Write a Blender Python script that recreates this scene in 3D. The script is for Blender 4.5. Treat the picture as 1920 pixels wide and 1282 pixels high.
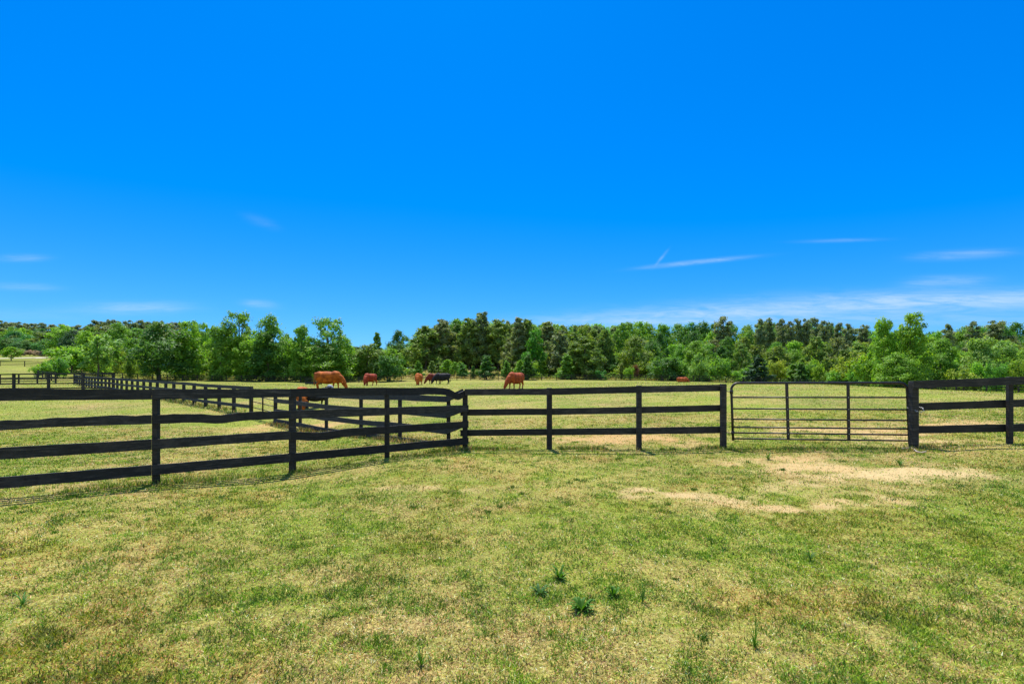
import bpy, bmesh, math, random
import numpy as np
from mathutils import Vector, Matrix

for o in list(bpy.data.objects): bpy.data.objects.remove(o)
S = bpy.context.scene
COL = S.collection
R = math.radians
rng = np.random.default_rng(7)
random.seed(7)

# ------------------------------------------------------------------ camera, sky, sun, exposure
F = 900.0; CX = 960.0; HY = 715.0; EYE = 1.55      # focal length and horizon measured in 1920-px units
cam_d = bpy.data.cameras.new('camera'); cam = bpy.data.objects.new('camera', cam_d); COL.objects.link(cam)
cam.location = (0, 0, EYE); cam.rotation_euler = (R(90), 0, 0)
cam_d.sensor_width = 36; cam_d.lens = 36*F/1920; cam_d.shift_y = (HY-641)/1920
cam_d.clip_start = 0.05; cam_d.clip_end = 6000
S.camera = cam
S.render.resolution_x, S.render.resolution_y = 1024, 683
S.view_settings.view_transform = 'Standard'; S.view_settings.look = 'None'
S.view_settings.exposure = 0.75; S.view_settings.gamma = 1
S.cycles.max_bounces = 5; S.cycles.diffuse_bounces = 3; S.cycles.transmission_bounces = 4
S.cycles.use_adaptive_sampling = True

LIGHT = Vector((0.10, -0.44, -1.0)).normalized()
sun_d = bpy.data.lights.new('sun', 'SUN'); sun_d.energy = 4.6; sun_d.angle = R(0.53); sun_d.color = (1, .955, .88)
sun = bpy.data.objects.new('sun', sun_d); COL.objects.link(sun)
sun.rotation_euler = LIGHT.to_track_quat('-Z', 'Y').to_euler(); sun.location = (0, 0, 60)

W = bpy.data.worlds.new('World'); S.world = W; W.use_nodes = True
nt = W.node_tree; nt.nodes.clear()
def N(tree, t, **kw):
    n = tree.nodes.new(t)
    for k, v in kw.items():
        if k.startswith('i_'): n.inputs[k[2:].replace('_', ' ')].default_value = v
        else: setattr(n, k, v)
    return n
def mth(tree, op, a, b=None, c=None, clamp=False):
    n = tree.nodes.new('ShaderNodeMath'); n.operation = op; n.use_clamp = clamp
    for i, v in enumerate((a, b, c)):
        if v is None: continue
        if isinstance(v, (int, float)): n.inputs[i].default_value = v
        else: tree.links.new(v, n.inputs[i])
    return n.outputs[0]
sky = N(nt, 'ShaderNodeTexSky', sky_type='NISHITA', sun_disc=False)
sky.sun_elevation = math.asin(-LIGHT.z); sky.sun_rotation = math.atan2(-LIGHT.x, -LIGHT.y)
sky.altitude = 0; sky.air_density = 1.0; sky.dust_density = 0.3; sky.ozone_density = 3.0
hs = N(nt, 'ShaderNodeHueSaturation'); hs.inputs['Saturation'].default_value = 1.3; hs.inputs['Value'].default_value = 1.0
nt.links.new(sky.outputs[0], hs.inputs['Color'])
# thin cirrus wisps, placed by azimuth and elevation
sr = N(nt, 'ShaderNodeSeparateColor'); nt.links.new(hs.outputs[0], sr.inputs[0]); cr_ = N(nt, 'ShaderNodeCombineColor')
nt.links.new(mth(nt, 'MAXIMUM', mth(nt, 'MULTIPLY_ADD', sr.outputs[0], .50, -.55), 0.0), cr_.inputs[0]); nt.links.new(mth(nt, 'MULTIPLY_ADD', sr.outputs[1], .80, .64), cr_.inputs[1]); nt.links.new(mth(nt, 'MULTIPLY_ADD', sr.outputs[2], 1.1, 3.6), cr_.inputs[2])
tc = N(nt, 'ShaderNodeTexCoord'); sx = N(nt, 'ShaderNodeSeparateXYZ'); nt.links.new(tc.outputs['Generated'], sx.inputs[0])
az = mth(nt, 'ARCTAN2', sx.outputs[0], sx.outputs[1]); el = mth(nt, 'DIVIDE', mth(nt, 'ARCSINE', sx.outputs[2]), mth(nt, 'MAXIMUM', mth(nt, 'COSINE', az), .25))
cb = N(nt, 'ShaderNodeCombineXYZ'); nt.links.new(mth(nt, 'MULTIPLY', az, 6.5), cb.inputs[0]); nt.links.new(mth(nt, 'MULTIPLY', el, 40.0), cb.inputs[1])
nz = N(nt, 'ShaderNodeTexNoise'); nz.inputs['Scale'].default_value = 2.2; nz.inputs['Detail'].default_value = 9; nz.inputs['Roughness'].default_value = .7; nz.inputs['Distortion'].default_value = .5
nt.links.new(cb.outputs[0], nz.inputs['Vector'])
wispn = mth(nt, 'MULTIPLY_ADD', nz.outputs[0], 2.6, -0.62, clamp=True)
tot = None
# px, py, half width, half height, slope (px down per px right), strength
for (px, py, hw, hh, sl, st) in [(40, 484, 45, 6, 0, .34), (45, 538, 60, 6, .03, .36), (262, 577, 95, 10, 0, .55), (488, 571, 30, 7, .1, .42),
        (490, 416, 30, 8, .3, .10), (1300, 492, 90, 3.5, -.10, .58), (1240, 484, 11, 3.5, -1.1, .30), (1570, 451, 70, 3, -.03, .22),
        (1800, 478, 80, 7, -.05, .48), (1770, 528, 70, 9, -.04, .52), (1500, 578, 560, 18, -.05, .75), (1750, 562, 320, 14, 0, .40),
        (1150, 604, 190, 10, .0, .30), (1600, 600, 420, 16, 0, .38), (60, 590, 160, 12, 0, .12)]:
    a0 = math.atan((px-CX)/F); k = math.cos(a0)**2; e0 = math.atan((HY-py)/F*math.cos(a0))/math.cos(a0)
    ra = hw/F*k; re = hh/F; s = -sl/k
    da = mth(nt, 'SUBTRACT', az, a0); de = mth(nt, 'SUBTRACT', mth(nt, 'SUBTRACT', el, e0), mth(nt, 'MULTIPLY', da, s))
    q = mth(nt, 'ADD', mth(nt, 'POWER', mth(nt, 'ABSOLUTE', mth(nt, 'DIVIDE', da, ra)), 2.5), mth(nt, 'POWER', mth(nt, 'ABSOLUTE', mth(nt, 'DIVIDE', de, re)), 2.0))
    g = mth(nt, 'MULTIPLY', mth(nt, 'EXPONENT', mth(nt, 'MULTIPLY', q, -1.0)), st*.78)
    tot = g if tot is None else mth(nt, 'ADD', tot, g)
back = mth(nt, 'MULTIPLY', mth(nt, 'MULTIPLY_ADD', sx.outputs[1], -1.6, -.05, clamp=True), mth(nt, 'MULTIPLY_ADD', nz.outputs[0], .7, .55, clamp=True))  # unseen pale haze behind the camera, added as neutral fill light
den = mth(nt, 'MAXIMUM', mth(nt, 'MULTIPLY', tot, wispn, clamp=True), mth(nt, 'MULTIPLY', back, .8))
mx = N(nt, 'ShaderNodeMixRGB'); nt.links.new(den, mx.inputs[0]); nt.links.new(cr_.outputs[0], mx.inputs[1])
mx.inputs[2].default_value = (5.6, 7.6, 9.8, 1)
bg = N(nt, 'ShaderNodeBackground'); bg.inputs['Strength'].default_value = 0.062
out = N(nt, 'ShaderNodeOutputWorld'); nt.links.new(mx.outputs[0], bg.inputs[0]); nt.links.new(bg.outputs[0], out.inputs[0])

# ------------------------------------------------------------------ helpers
def tag(o, label=None, cat=None, group=None, kind=None):
    if label: o['label'] = label
    if cat: o['category'] = cat
    if group: o['group'] = group
    if kind: o['kind'] = kind
    return o
def empty(name, loc=(0, 0, 0), rz=0):
    o = bpy.data.objects.new(name, None); o.empty_display_size = .3; COL.objects.link(o); o.location = loc; o.rotation_euler = (0, 0, rz); return o
def mesh_np(name, V, Fc, mat=None, smooth=False, col=None):
    me = bpy.data.meshes.new(name); V = np.asarray(V, np.float32); n = len(V)
    me.vertices.add(n); me.vertices.foreach_set('co', V.ravel())
    Fc = np.asarray(Fc, np.int32); k = Fc.shape[1]
    me.loops.add(Fc.size); me.loops.foreach_set('vertex_index', Fc.ravel())
    me.polygons.add(len(Fc)); me.polygons.foreach_set('loop_start', np.arange(0, Fc.size, k, dtype=np.int32))
    me.polygons.foreach_set('loop_total', np.full(len(Fc), k, np.int32))
    if smooth: me.polygons.foreach_set('use_smooth', np.ones(len(Fc), bool))
    if col is not None:
        a = me.color_attributes.new('tint', 'FLOAT_COLOR', 'POINT'); a.data.foreach_set('color', np.asarray(col, np.float32).ravel())
    if mat: me.materials.append(mat)
    me.update(); me.validate(); return me
def link(name, me, parent=None):
    o = bpy.data.objects.new(name, me); COL.objects.link(o)
    if parent: o.parent = parent
    return o
class MB:
    def __init__(s): s.v = []; s.f = []
    def box(s, x0, y0, z0, x1, y1, z1, M=None):
        b = len(s.v); P = [Vector(p) for p in ((x0,y0,z0),(x1,y0,z0),(x1,y1,z0),(x0,y1,z0),(x0,y0,z1),(x1,y0,z1),(x1,y1,z1),(x0,y1,z1))]
        if M: P = [M @ p for p in P]
        s.v += [tuple(p) for p in P]
        s.f += [tuple(b+i for i in q) for q in ((0,3,2,1),(4,5,6,7),(0,1,5,4),(1,2,6,5),(2,3,7,6),(3,0,4,7))]
    def tube(s, pts, rad, n=8, cap=True):
        pts = [Vector(p) for p in pts]; rad = rad if isinstance(rad, (list, tuple)) else [rad]*len(pts)
        b = len(s.v); ref = None
        for i, p in enumerate(pts):
            d = (pts[min(i+1, len(pts)-1)] - pts[max(i-1, 0)]).normalized()
            if ref is None: ref = d.orthogonal().normalized()
            u = (ref - d*ref.dot(d)).normalized(); w = d.cross(u); ref = u
            for k in range(n):
                a = 2*math.pi*k/n; s.v.append(tuple(p + (u*math.cos(a)+w*math.sin(a))*rad[i]))
        for i in range(len(pts)-1):
            for k in range(n):
                a = b+i*n+k; c = b+i*n+(k+1) % n; s.f.append((a, c, c+n, a+n))
        if cap:
            s.f.append(tuple(b+k for k in reversed(range(n)))); e = b+(len(pts)-1)*n; s.f.append(tuple(e+k for k in range(n)))
    def board(s, p0, p1, h, t, n=10, jig=.004, off=(0, 0, 0), ragged=0, prof=None, seed=0):
        """plank from p0 to p1 (centre line), height h, thickness t; edges wander a little"""
        r = random.Random(seed*131+int(abs(p0[0])*100)); p0 = Vector(p0)+Vector(off); p1 = Vector(p1)+Vector(off)
        d = (p1-p0); hd = Vector((d.x, d.y, 0)).normalized(); nrm = Vector((-hd.y, hd.x, 0)); b = len(s.v); wb = 0; wt = 0
        for i in range(n+1):
            f = i/n; c = p0 + d*f; wb = .7*wb + r.uniform(-jig, jig); wt = .7*wt + r.uniform(-jig, jig) + (r.uniform(-ragged, ragged) if 0 < i < n else 0)
            bend = prof(f) if prof else 0
            for (sn, sz) in ((-1, -1), (1, -1), (1, 1), (-1, 1)):
                s.v.append(tuple(c + nrm*(sn*t/2) + Vector((0, 0, sz*h/2 + (wt if sz > 0 else wb) + bend))))
        for i in range(n):
            for k in range(4):
                a = b+i*4+k; c = b+i*4+(k+1) % 4; s.f.append((a, a+4, c+4, c))
        s.f.append((b, b+1, b+2, b+3)); e = b+n*4; s.f.append((e+3, e+2, e+1, e))
    def build(s, name, mat, parent=None, smooth=False, bevel=0):
        me = bpy.data.meshes.new(name); me.from_pydata(s.v, [], s.f); me.materials.append(mat)
        bm = bmesh.new(); bm.from_mesh(me); bmesh.ops.recalc_face_normals(bm, faces=bm.faces); bm.to_mesh(me); bm.free()
        if smooth:
            for p in me.polygons: p.use_smooth = True
        o = link(name, me, parent)
        if bevel:
            m = o.modifiers.new('bevel', 'BEVEL'); m.width = bevel; m.segments = 2; m.limit_method = 'ANGLE'
        return o

# ---- value noise in numpy
def _h(ix, iy, seed):
    n = (ix*374761393 + iy*668265263 + seed*1274126177) & 0xFFFFFFFF
    n = ((n ^ (n >> 16))*0x45d9f3b) & 0xFFFFFFFF
    n = ((n ^ (n >> 15))*0x2c1b3c6d) & 0xFFFFFFFF
    n = ((n ^ (n >> 16))*0x45d9f3b) & 0xFFFFFFFF
    return ((n ^ (n >> 16)) & 0xFFFF)/65535.0
def vnoise(x, y, seed=0):
    ix = np.floor(x).astype(np.int64); iy = np.floor(y).astype(np.int64); fx = x-ix; fy = y-iy
    fx = fx*fx*(3-2*fx); fy = fy*fy*(3-2*fy)
    a = _h(ix, iy, seed); b = _h(ix+1, iy, seed); c = _h(ix, iy+1, seed); d = _h(ix+1, iy+1, seed)
    return (a*(1-fx)+b*fx)*(1-fy)+(c*(1-fx)+d*fx)*fy
def fbm(x, y, seed=0, oct=4):
    t = 0; a = .5; n = 0
    for i in range(oct):
        t = t + a*vnoise(x, y, seed+i*17); n += a; a *= .55; x = x*2.07+3.1; y = y*2.03+7.7
    return t/n

# ------------------------------------------------------------------ terrain height (from measured ground points)
CP = []
def cp(px, y, Y): CP.append(((px-CX)/F, math.log(Y), EYE-(y-HY)*Y/F))
def cz(px, z, Y): CP.append(((px-CX)/F, math.log(Y), z))
for px in (-700, -200, 300, 960, 1500, 2100, 2600): cz(px, 0, 2.0); cz(px, 0, 4.2)
for px in (-100,): cp(px, 940, 5.9)
for a in [(290,908,7.2),(547,886,8.53),(725,858,9.6),(872,841,10.97),(1030,842,10.7),(1198,843,10.43),(1356,840,10.46),(1540,838,10.1),(1713,840,9.65),(1893,832,9.36),
          (750,824,13.0),(677,816,14.5),(612,811,15.8),(520,793,18.4),(438,772,20.9),(385,762,23.2),(590,768,21),(618,730,37),(966,729,42),(695,722.5,56),(785,721.5,56),(826,719.5,62),
          (0,733,39),(213,732,38),(130,719,60),(0,719,64),(230,711,100),(480,715.5,102),(700,717,104),(960,713,105),(1100,713,104),(1300,715.5,98),
          (1500,719.5,48),(1650,726,40),(1850,734.5,34),(2100,742,30),(300,722,60),(450,719,70),(1280,717,75),(1200,716,85),
          (0,686,110),(0,672,145),(100,671,150),(100,665,172),(0,665,172),(-400,690,110),(-400,668,170)]: cp(*a)
for a in [(1500,.7,85),(1650,-.05,72),(1850,-.35,61),(2200,-.5,52),(1300,1.8,125),(1650,.8,110),(1900,.8,100),(2300,.8,90),
          (800,5.2,140),(900,5.0,140),(1050,3.2,130),(1200,2.6,128),(500,3.0,130),(650,3.0,130),(350,3.5,130),
          (100,12,230),(400,7,210),(650,6,210),(900,9,210),(1200,8,210),(1500,6,200),(1800,5,180),(2300,5,170),(-500,12,230),
          (0,14,600),(960,12,600),(2000,9,600),(-900,14,600),(2800,9,600),(960,10,2500),(0,12,2500),(2000,10,2500),(-1200,.3,8),(-1200,.8,40),(2900,.6,8),(2900,.4,40),
          (-1200,4,110),(2900,.5,100)]: cz(*a)
CP = np.array(CP); _c = .12
def _phi(d2): return np.sqrt(d2+_c*_c)
_P = CP[:, :2]*np.array([1.0, .8]); _A = _phi(((_P[:, None]-_P[None])**2).sum(-1)) - np.eye(len(_P))*0.004
_A = np.block([[_A, np.ones((len(_P), 1))], [np.ones((1, len(_P))), np.zeros((1, 1))]])
_w = np.linalg.solve(_A, np.append(CP[:, 2], 0))
def terr(X, Y):
    X = np.asarray(X, float); Y = np.asarray(Y, float); sh = np.broadcast(X, Y).shape
    X = np.broadcast_to(X, sh).ravel(); Y = np.broadcast_to(Y, sh).ravel()
    Yc = np.clip(Y, 2.0, 2500); u = np.clip(X/Yc, -2.6, 2.6); v = np.log(Yc)*.8
    r = np.empty(len(u))
    for i in range(0, len(u), 20000):
        d2 = (u[i:i+20000, None]-_P[None, :, 0])**2 + (v[i:i+20000, None]-_P[None, :, 1])**2
        r[i:i+20000] = _phi(d2) @ _w[:-1] + _w[-1]
    bump = (fbm(X*.55, Y*.55, 5, 2)-.5)*.05*np.clip((Y-1)/6, 0, 1)
    return (r+bump).reshape(sh)
def tz(x, y): return float(terr(x, y))
def XP(px, Y): return (px-CX)/F*Y
def ZP(y, Y): return EYE-(y-HY)*Y/F

# ---- ground cover masks: bare soil and dryness (world space)
DIRT = []   # X, Y, rx, ry, strength, tone (0 pale yellow .. 1 orange)
def dp(px, y, hw, hh, st, tone):
    Y = F*1.5/(y-HY); st = st*(1.05 if y < 850 else .97); DIRT.append((XP(px, Y), Y, hw*Y/F, max(hh*Y*Y/(F*1.5), .12), st, tone))
for a in [(1492,878,75,13,1.15,.35),(1465,862,80,9,.8,.55),(1690,899,130,9,1.15,.05),(1570,906,130,10,.85,.25),(1250,917,90,10,.85,.2),(1335,925,130,13,.95,.15),(1440,942,120,14,.9,.3),
          (1580,938,90,14,.8,.35),(800,908,85,7,.8,.2),(760,925,60,8,.35,.9),(1750,925,90,10,.35,.25),(1880,880,60,8,.35,.3),(1120,992,45,9,.3,.3),(1060,978,60,14,.35,.2),
          (900,1150,90,22,.42,.2),(540,1160,90,22,.4,.2),(940,1085,60,12,.4,.75),(1330,1190,90,22,.4,.4),(1560,1235,120,22,.38,.3),(120,1240,120,20,.3,.2),(230,1080,120,16,.3,.3),
          (1160,828,110,7,.95,.9),(1080,822,60,4,.7,.85),(1290,836,60,5,.6,.6),(950,817,70,5,.6,.8),(1420,806,70,6,.6,.7),(1560,826,150,6,.85,.6),(1480,795,90,4,.45,.7),(1660,832,80,5,.8,.5),
          (1800,823,90,6,.85,.7),(1900,822,50,5,.6,.6),(1700,845,60,4,.9,.2),(500,793,45,6,.7,.85),(600,793,35,5,.85,.8),(690,786,30,4,.6,.8),(560,868,60,6,.4,.7),(700,868,60,5,.35,.7),
          (730,842,40,3,.5,.5),(180,910,120,6,.45,.6),(1250,815,40,3,.5,.7),(640,868,60,8,.35,.5),(880,745,60,1.6,.2,.6),(1820,790,60,4,.25,.6)]: dp(*a)
def masks(X, Y):
    wx = X+(fbm(X*1.3, Y*1.3, 31, 5)-.5)*1.6; wy = Y+(fbm(X*1.3, Y*1.3, 47, 5)-.5)*1.3
    dirt = np.zeros_like(X); tone = np.full_like(X, .35)
    for (x, y, rx, ry, st, tn) in DIRT:
        q = ((wx-x)/rx)**2+((wy-y)/ry)**2; g = st*np.exp(-.50*q**.85)
        tone = np.where(g > dirt, tn, tone); dirt = np.maximum(dirt, g)
    dirt = np.clip(dirt*1.05-.04-.95*np.maximum(fbm(X*3.1, Y*3.1, 61, 4)-.42, 0)*2.0*(1.15-.6*dirt), 0, 1)*.92
    big = fbm(X*.45+5, Y*.45, 3, 4); mid = fbm(X*2.3, Y*2.3, 9, 3)
    dry = np.clip((.55*big+.45*mid-.36)*3.0, 0, 1)
    return dirt, dry, tone

# ------------------------------------------------------------------ materials
def pmat(name, col, rough=.8, spec=.3):
    m = bpy.data.materials.new(name); m.use_nodes = True; b = m.node_tree.nodes['Principled BSDF']
    b.inputs['Base Color'].default_value = (*col, 1); b.inputs['Roughness'].default_value = rough; b.inputs['Specular IOR Level'].default_value = spec
    return m, m.node_tree, b
def ramp(t, fac, stops):
    r = t.nodes.new('ShaderNodeValToRGB'); t.links.new(fac, r.inputs[0]); e = r.color_ramp.elements
    while len(e) < len(stops): e.new(.5)
    for i, (p, c) in enumerate(stops): e[i].position = p; e[i].color = (*c, 1) if len(c) == 3 else c
    return r.outputs[0]
def mixc(t, fac, a, b, mode='MIX'):
    n = t.nodes.new('ShaderNodeMixRGB'); n.blend_type = mode
    for i, v in enumerate((fac, a, b)):
        if isinstance(v, (int, float)): n.inputs[i].default_value = v
        elif isinstance(v, tuple): n.inputs[i].default_value = (*v, 1)
        else: t.links.new(v, n.inputs[i])
    return n.outputs[0]
def noise(t, scale, detail=4, rough=.6, vec=None, coord='Object', stretch=None):
    n = t.nodes.new('ShaderNodeTexNoise'); n.inputs['Scale'].default_value = scale; n.inputs['Detail'].default_value = detail; n.inputs['Roughness'].default_value = rough
    c = t.nodes.new('ShaderNodeTexCoord'); src = c.outputs[coord]
    if stretch:
        mp = t.nodes.new('ShaderNodeMapping'); mp.inputs['Scale'].default_value = stretch; t.links.new(src, mp.inputs[0]); src = mp.outputs[0]
    t.links.new(src, n.inputs['Vector']); return n.outputs[0]

# ground: r=bare soil, g=dryness, b=soil tone
m_ground, t, b = pmat('ground_turf', (.1, .12, .04), .95, .15)
at = t.nodes.new('ShaderNodeAttribute'); at.attribute_name = 'tint'; sp = t.nodes.new('ShaderNodeSeparateColor'); t.links.new(at.outputs['Color'], sp.inputs[0])
n1 = noise(t, 14, 5, .7); n2 = noise(t, 1.6, 5, .6); n3 = noise(t, .18, 4, .6); n4 = noise(t, 55, 3, .7); n5 = mth(t, 'ADD', mth(t, 'MULTIPLY', noise(t, 38, 3, .85), .65), mth(t, 'MULTIPLY', n1, .35))
grn = ramp(t, n5, [(.38, (.026, .045, .006)), (.50, (.10, .145, .014)), (.62, (.27, .32, .03))])
str_ = ramp(t, n5, [(.38, (.085, .052, .022)), (.50, (.30, .20, .08)), (.62, (.64, .45, .20))])
dryf = mth(t, 'ADD', mth(t, 'MULTIPLY', sp.outputs[1], .75), mth(t, 'MULTIPLY_ADD', n2, 1.1, -.45), clamp=True)
turf = mixc(t, dryf, grn, str_)
turf = mixc(t, ramp(t, n3, [(.35, (.05, .05, .05)), (.7, (.45, .45, .45))]), turf, (.29, .35, .020))
soil = mixc(t, sp.outputs[2], (.58, .43, .19), (.52, .29, .085)); soil = mixc(t, ramp(t, n4, [(.35, (0, 0, 0)), (.62, (.6, .6, .6))]), soil, (.27, .19, .09)); soil = mixc(t, ramp(t, n1, [(.45, (0, 0, 0)), (.62, (.6, .6, .6))]), soil, (.34, .28, .12))
df = mth(t, 'MULTIPLY_ADD', mth(t, 'ADD', sp.outputs[0], mth(t, 'MULTIPLY_ADD', n1, .5, -.25)), 2.0, -.35, clamp=True)
t.links.new(mixc(t, df, turf, soil), b.inputs['Base Color'])
bp = t.nodes.new('ShaderNodeBump'); bp.inputs['Strength'].default_value = .8; bp.inputs['Distance'].default_value = .03; t.links.new(n1, bp.inputs['Height']); t.links.new(bp.outputs[0], b.inputs['Normal'])

def foliage_mat(name, transl=.42, rough=.55, objcol=True):
    m = bpy.data.materials.new(name); m.use_nodes = True; t = m.node_tree; b = t.nodes['Principled BSDF']; o = t.nodes['Material Output']
    at = t.nodes.new('ShaderNodeAttribute'); at.attribute_name = 'tint'; c = at.outputs['Color']
    if objcol:
        oi = t.nodes.new('ShaderNodeObjectInfo'); c = mixc(t, 1.0, c, oi.outputs['Color'], 'MULTIPLY')
    t.links.new(c, b.inputs['Base Color']); b.inputs['Roughness'].default_value = rough; b.inputs['Specular IOR Level'].default_value = .25
    tr = t.nodes.new('ShaderNodeBsdfTranslucent'); c2 = mixc(t, 1.0, c, (1.2, 1.25, .5), 'MULTIPLY'); t.links.new(c2, tr.inputs['Color'])
    ms = t.nodes.new('ShaderNodeMixShader'); ms.inputs[0].default_value = transl
    t.links.new(b.outputs[0], ms.inputs[1]); t.links.new(tr.outputs[0], ms.inputs[2]); t.links.new(ms.outputs[0], o.inputs[0]); return m
m_leaf = foliage_mat('tree_leaves', .46); m_needle = foliage_mat('pine_needles', .42, .6); m_grass = foliage_mat('grass_blades', .3, .6, False)
m_bark, t, b = pmat('bark', (.10, .075, .055), .9)
t.links.new(ramp(t, noise(t, 6, 5, .7, stretch=(1, 1, .25)), [(.3, (.05, .038, .03)), (.7, (.20, .16, .125))]), b.inputs['Base Color'])
m_wood, t, b = pmat('black_painted_wood', (.02, .02, .022), .62, .35)
g1 = noise(t, 7, 7, .8, stretch=(.4, .4, 8)); g2 = noise(t, 3.0, 5, .7)
wc = ramp(t, g1, [(.36, (.003, .0027, .0025)), (.52, (.013, .011, .0095)), (.66, (.070, .060, .052))]); wc = mixc(t, ramp(t, g2, [(.52, (0, 0, 0)), (.66, (.6, .6, .6))]), wc, (.046, .038, .032))
oi = t.nodes.new('ShaderNodeObjectInfo'); rv = t.nodes.new('ShaderNodeCombineColor'); rm = mth(t, 'MULTIPLY_ADD', oi.outputs['Random'], 1.1, .5)
for i_ in range(3): t.links.new(rm, rv.inputs[i_])
wc = mixc(t, 1.0, wc, rv.outputs[0], 'MULTIPLY')
t.links.new(wc, b.inputs['Base Color']); bp = t.nodes.new('ShaderNodeBump'); bp.inputs['Strength'].default_value = .5; bp.inputs['Distance'].default_value = .006; t.links.new(g1, bp.inputs['Height']); t.links.new(bp.outputs[0], b.inputs['Normal'])
m_wood2, t, b = pmat('grey_weathered_wood', (.06, .06, .065), .75, .3)
g1 = noise(t, 6, 6, .75, stretch=(1, 1, 5)); t.links.new(ramp(t, g1, [(.3, (.016, .016, .018)), (.6, (.045, .044, .046)), (.85, (.11, .105, .10))]), b.inputs['Base Color'])
m_tube, t, b = pmat('dark_gate_tube', (.02, .016, .015), .42, .5); t.links.new(ramp(t, noise(t, 25, 4), [(.35, (.010, .009, .009)), (.7, (.045, .03, .025))]), b.inputs['Base Color']); b.inputs['Metallic'].default_value = .3
m_steel, t, b = pmat('galvanised_steel', (.42, .42, .43), .5, .5); b.inputs['Metallic'].default_value = .4
m_plastic, t, b = pmat('black_plastic', (.012, .012, .014), .45, .4)
m_hose, t, b = pmat('pale_hose', (.42, .34, .26), .7)
m_road, t, b = pmat('pale_gravel', (.5, .45, .38), .9); t.links.new(ramp(t, noise(t, 1.2, 5, .7), [(.3, (.40, .34, .27)), (.7, (.62, .56, .48))]), b.inputs['Base Color'])
m_hide, t, b = pmat('cattle_hide', (.3, .12, .03), .75, .25)
oi = t.nodes.new('ShaderNodeObjectInfo'); hn = ramp(t, noise(t, 3.2, 4, .6), [(.35, (.42, .36, .36)), (.62, (1.15, 1.15, 1.15))])
t.links.new(mixc(t, 1.0, oi.outputs['Color'], hn, 'MULTIPLY'), b.inputs['Base Color'])
m_hoof, t, b = pmat('dark_horn', (.03, .025, .02), .5); m_palehide, t, b = pmat('pale_grey_hide', (.42, .42, .46), .8)

# ------------------------------------------------------------------ ground sheet
def axis(lo, hi, d0, flat, grow):
    a = [0.0]; d = d0
    while a[-1] < hi:
        if a[-1] > flat: d *= grow
        a.append(a[-1]+d)
    return np.array(a)
xp = axis(0, 2600, .085, 13, 1.035); gx = np.concatenate([-xp[:0:-1], xp])
yp = axis(0, 3000, .085, 14, 1.03); gy = np.concatenate([-axis(0, 200, .6, 4, 1.25)[:0:-1], yp])
GX, GY = np.meshgrid(gx, gy); GZ = terr(GX, GY)
dm, dr, tn = masks(GX, GY); far = np.clip((GY-16)/30, 0, 1)
# dry golden slope beyond the far fence, greener grass under the trees
sl = np.exp(-(((GX/np.maximum(GY, 5)+.10)/.20)**2)-(((GY-124)/20)**2)); dr = np.clip(dr*(1-.35*far)+sl*.9, 0, 1)
nx, ny = len(gx), len(gy); ii = (np.arange(ny-1)[:, None]*nx+np.arange(nx-1)[None]).ravel()
colr = np.stack([dm, dr, tn, np.ones_like(dm)], -1).reshape(-1, 4)
me = mesh_np('pasture_ground', np.stack([GX, GY, GZ], -1).reshape(-1, 3), np.stack([ii, ii+1, ii+nx+1, ii+nx], 1), m_ground, True, colr)
tag(link('ground', me), 'grassy pasture with dry and bare earth patches', None, None, 'structure')
# pale track upper left
rd = []
for px, Y, hw in [(-300, 132, 2.2), (-100, 138, 2.2), (0, 144, 2.2), (40, 147, 2.2), (80, 150, 2.6), (93, 151, 4.2), (106, 152, 5)]:
    x = XP(px, Y); rd.append([(x, Y-hw, tz(x, Y-hw)+.06), (x, Y+hw, tz(x, Y+hw)+.06)])
V = [p for r in rd for p in r]; Fc = [(2*i, 2*i+2, 2*i+3, 2*i+1) for i in range(len(rd)-1)]
tag(link('dirt_road', mesh_np('dirt_road', V, Fc, m_road)), 'pale gravel track crossing the far left field', None, None, 'structure')

# ------------------------------------------------------------------ grass (blades, numpy)
GREENS = np.array([[.048, .130, .009], [.090, .195, .011], [.165, .275, .018], [.29, .37, .030], [.024, .068, .008]])
STRAWS = np.array([[.66, .44, .19], [.48, .27, .11], [.82, .60, .31], [.28, .12, .055], [.60, .45, .12]])
def blades(P, hgt, wid, lean, cols, seg=False):
    n = len(P); a = rng.uniform(0, 2*math.pi, n); d = np.stack([np.cos(a), np.sin(a), np.zeros(n)], 1)
    b2 = rng.uniform(0, 2*math.pi, n); ld = np.stack([np.cos(b2), np.sin(b2), np.zeros(n)], 1)
    up = np.array([0, 0, 1.0]); tip = P+ld*(lean*hgt)[:, None]+up*(hgt*np.sqrt(np.clip(1-lean**2*.4, .12, 1)))[:, None]
    mid = P+ld*(lean*hgt*.4)[:, None]+up*(hgt*.62*np.clip(1.15-lean*.4, .3, 1))[:, None]; w = d*wid[:, None]
    V = np.stack([P-w, P+w, mid+w*.75, mid-w*.75, tip], 1).reshape(-1, 3); i = np.arange(n)*5
    Fc = np.concatenate([np.stack([i, i+1, i+2], 1), np.stack([i, i+2, i+3], 1), np.stack([i+3, i+2, i+4], 1)])
    return V, Fc, np.repeat(np.concatenate([cols, np.ones((n, 1))], 1), 5, 0)
def scatter(n, d0, d1, pw):
    """distance d with density ~ d^-pw per area, inside a wide wedge"""
    u = rng.random(n); e = 2-pw
    d = (d0**e+u*(d1**e-d0**e))**(1/e) if abs(e) > 1e-6 else d0*(d1/d0)**u
    X = rng.uniform(-1.22, 1.22, n)*(d+1.0); return X, d
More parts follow.
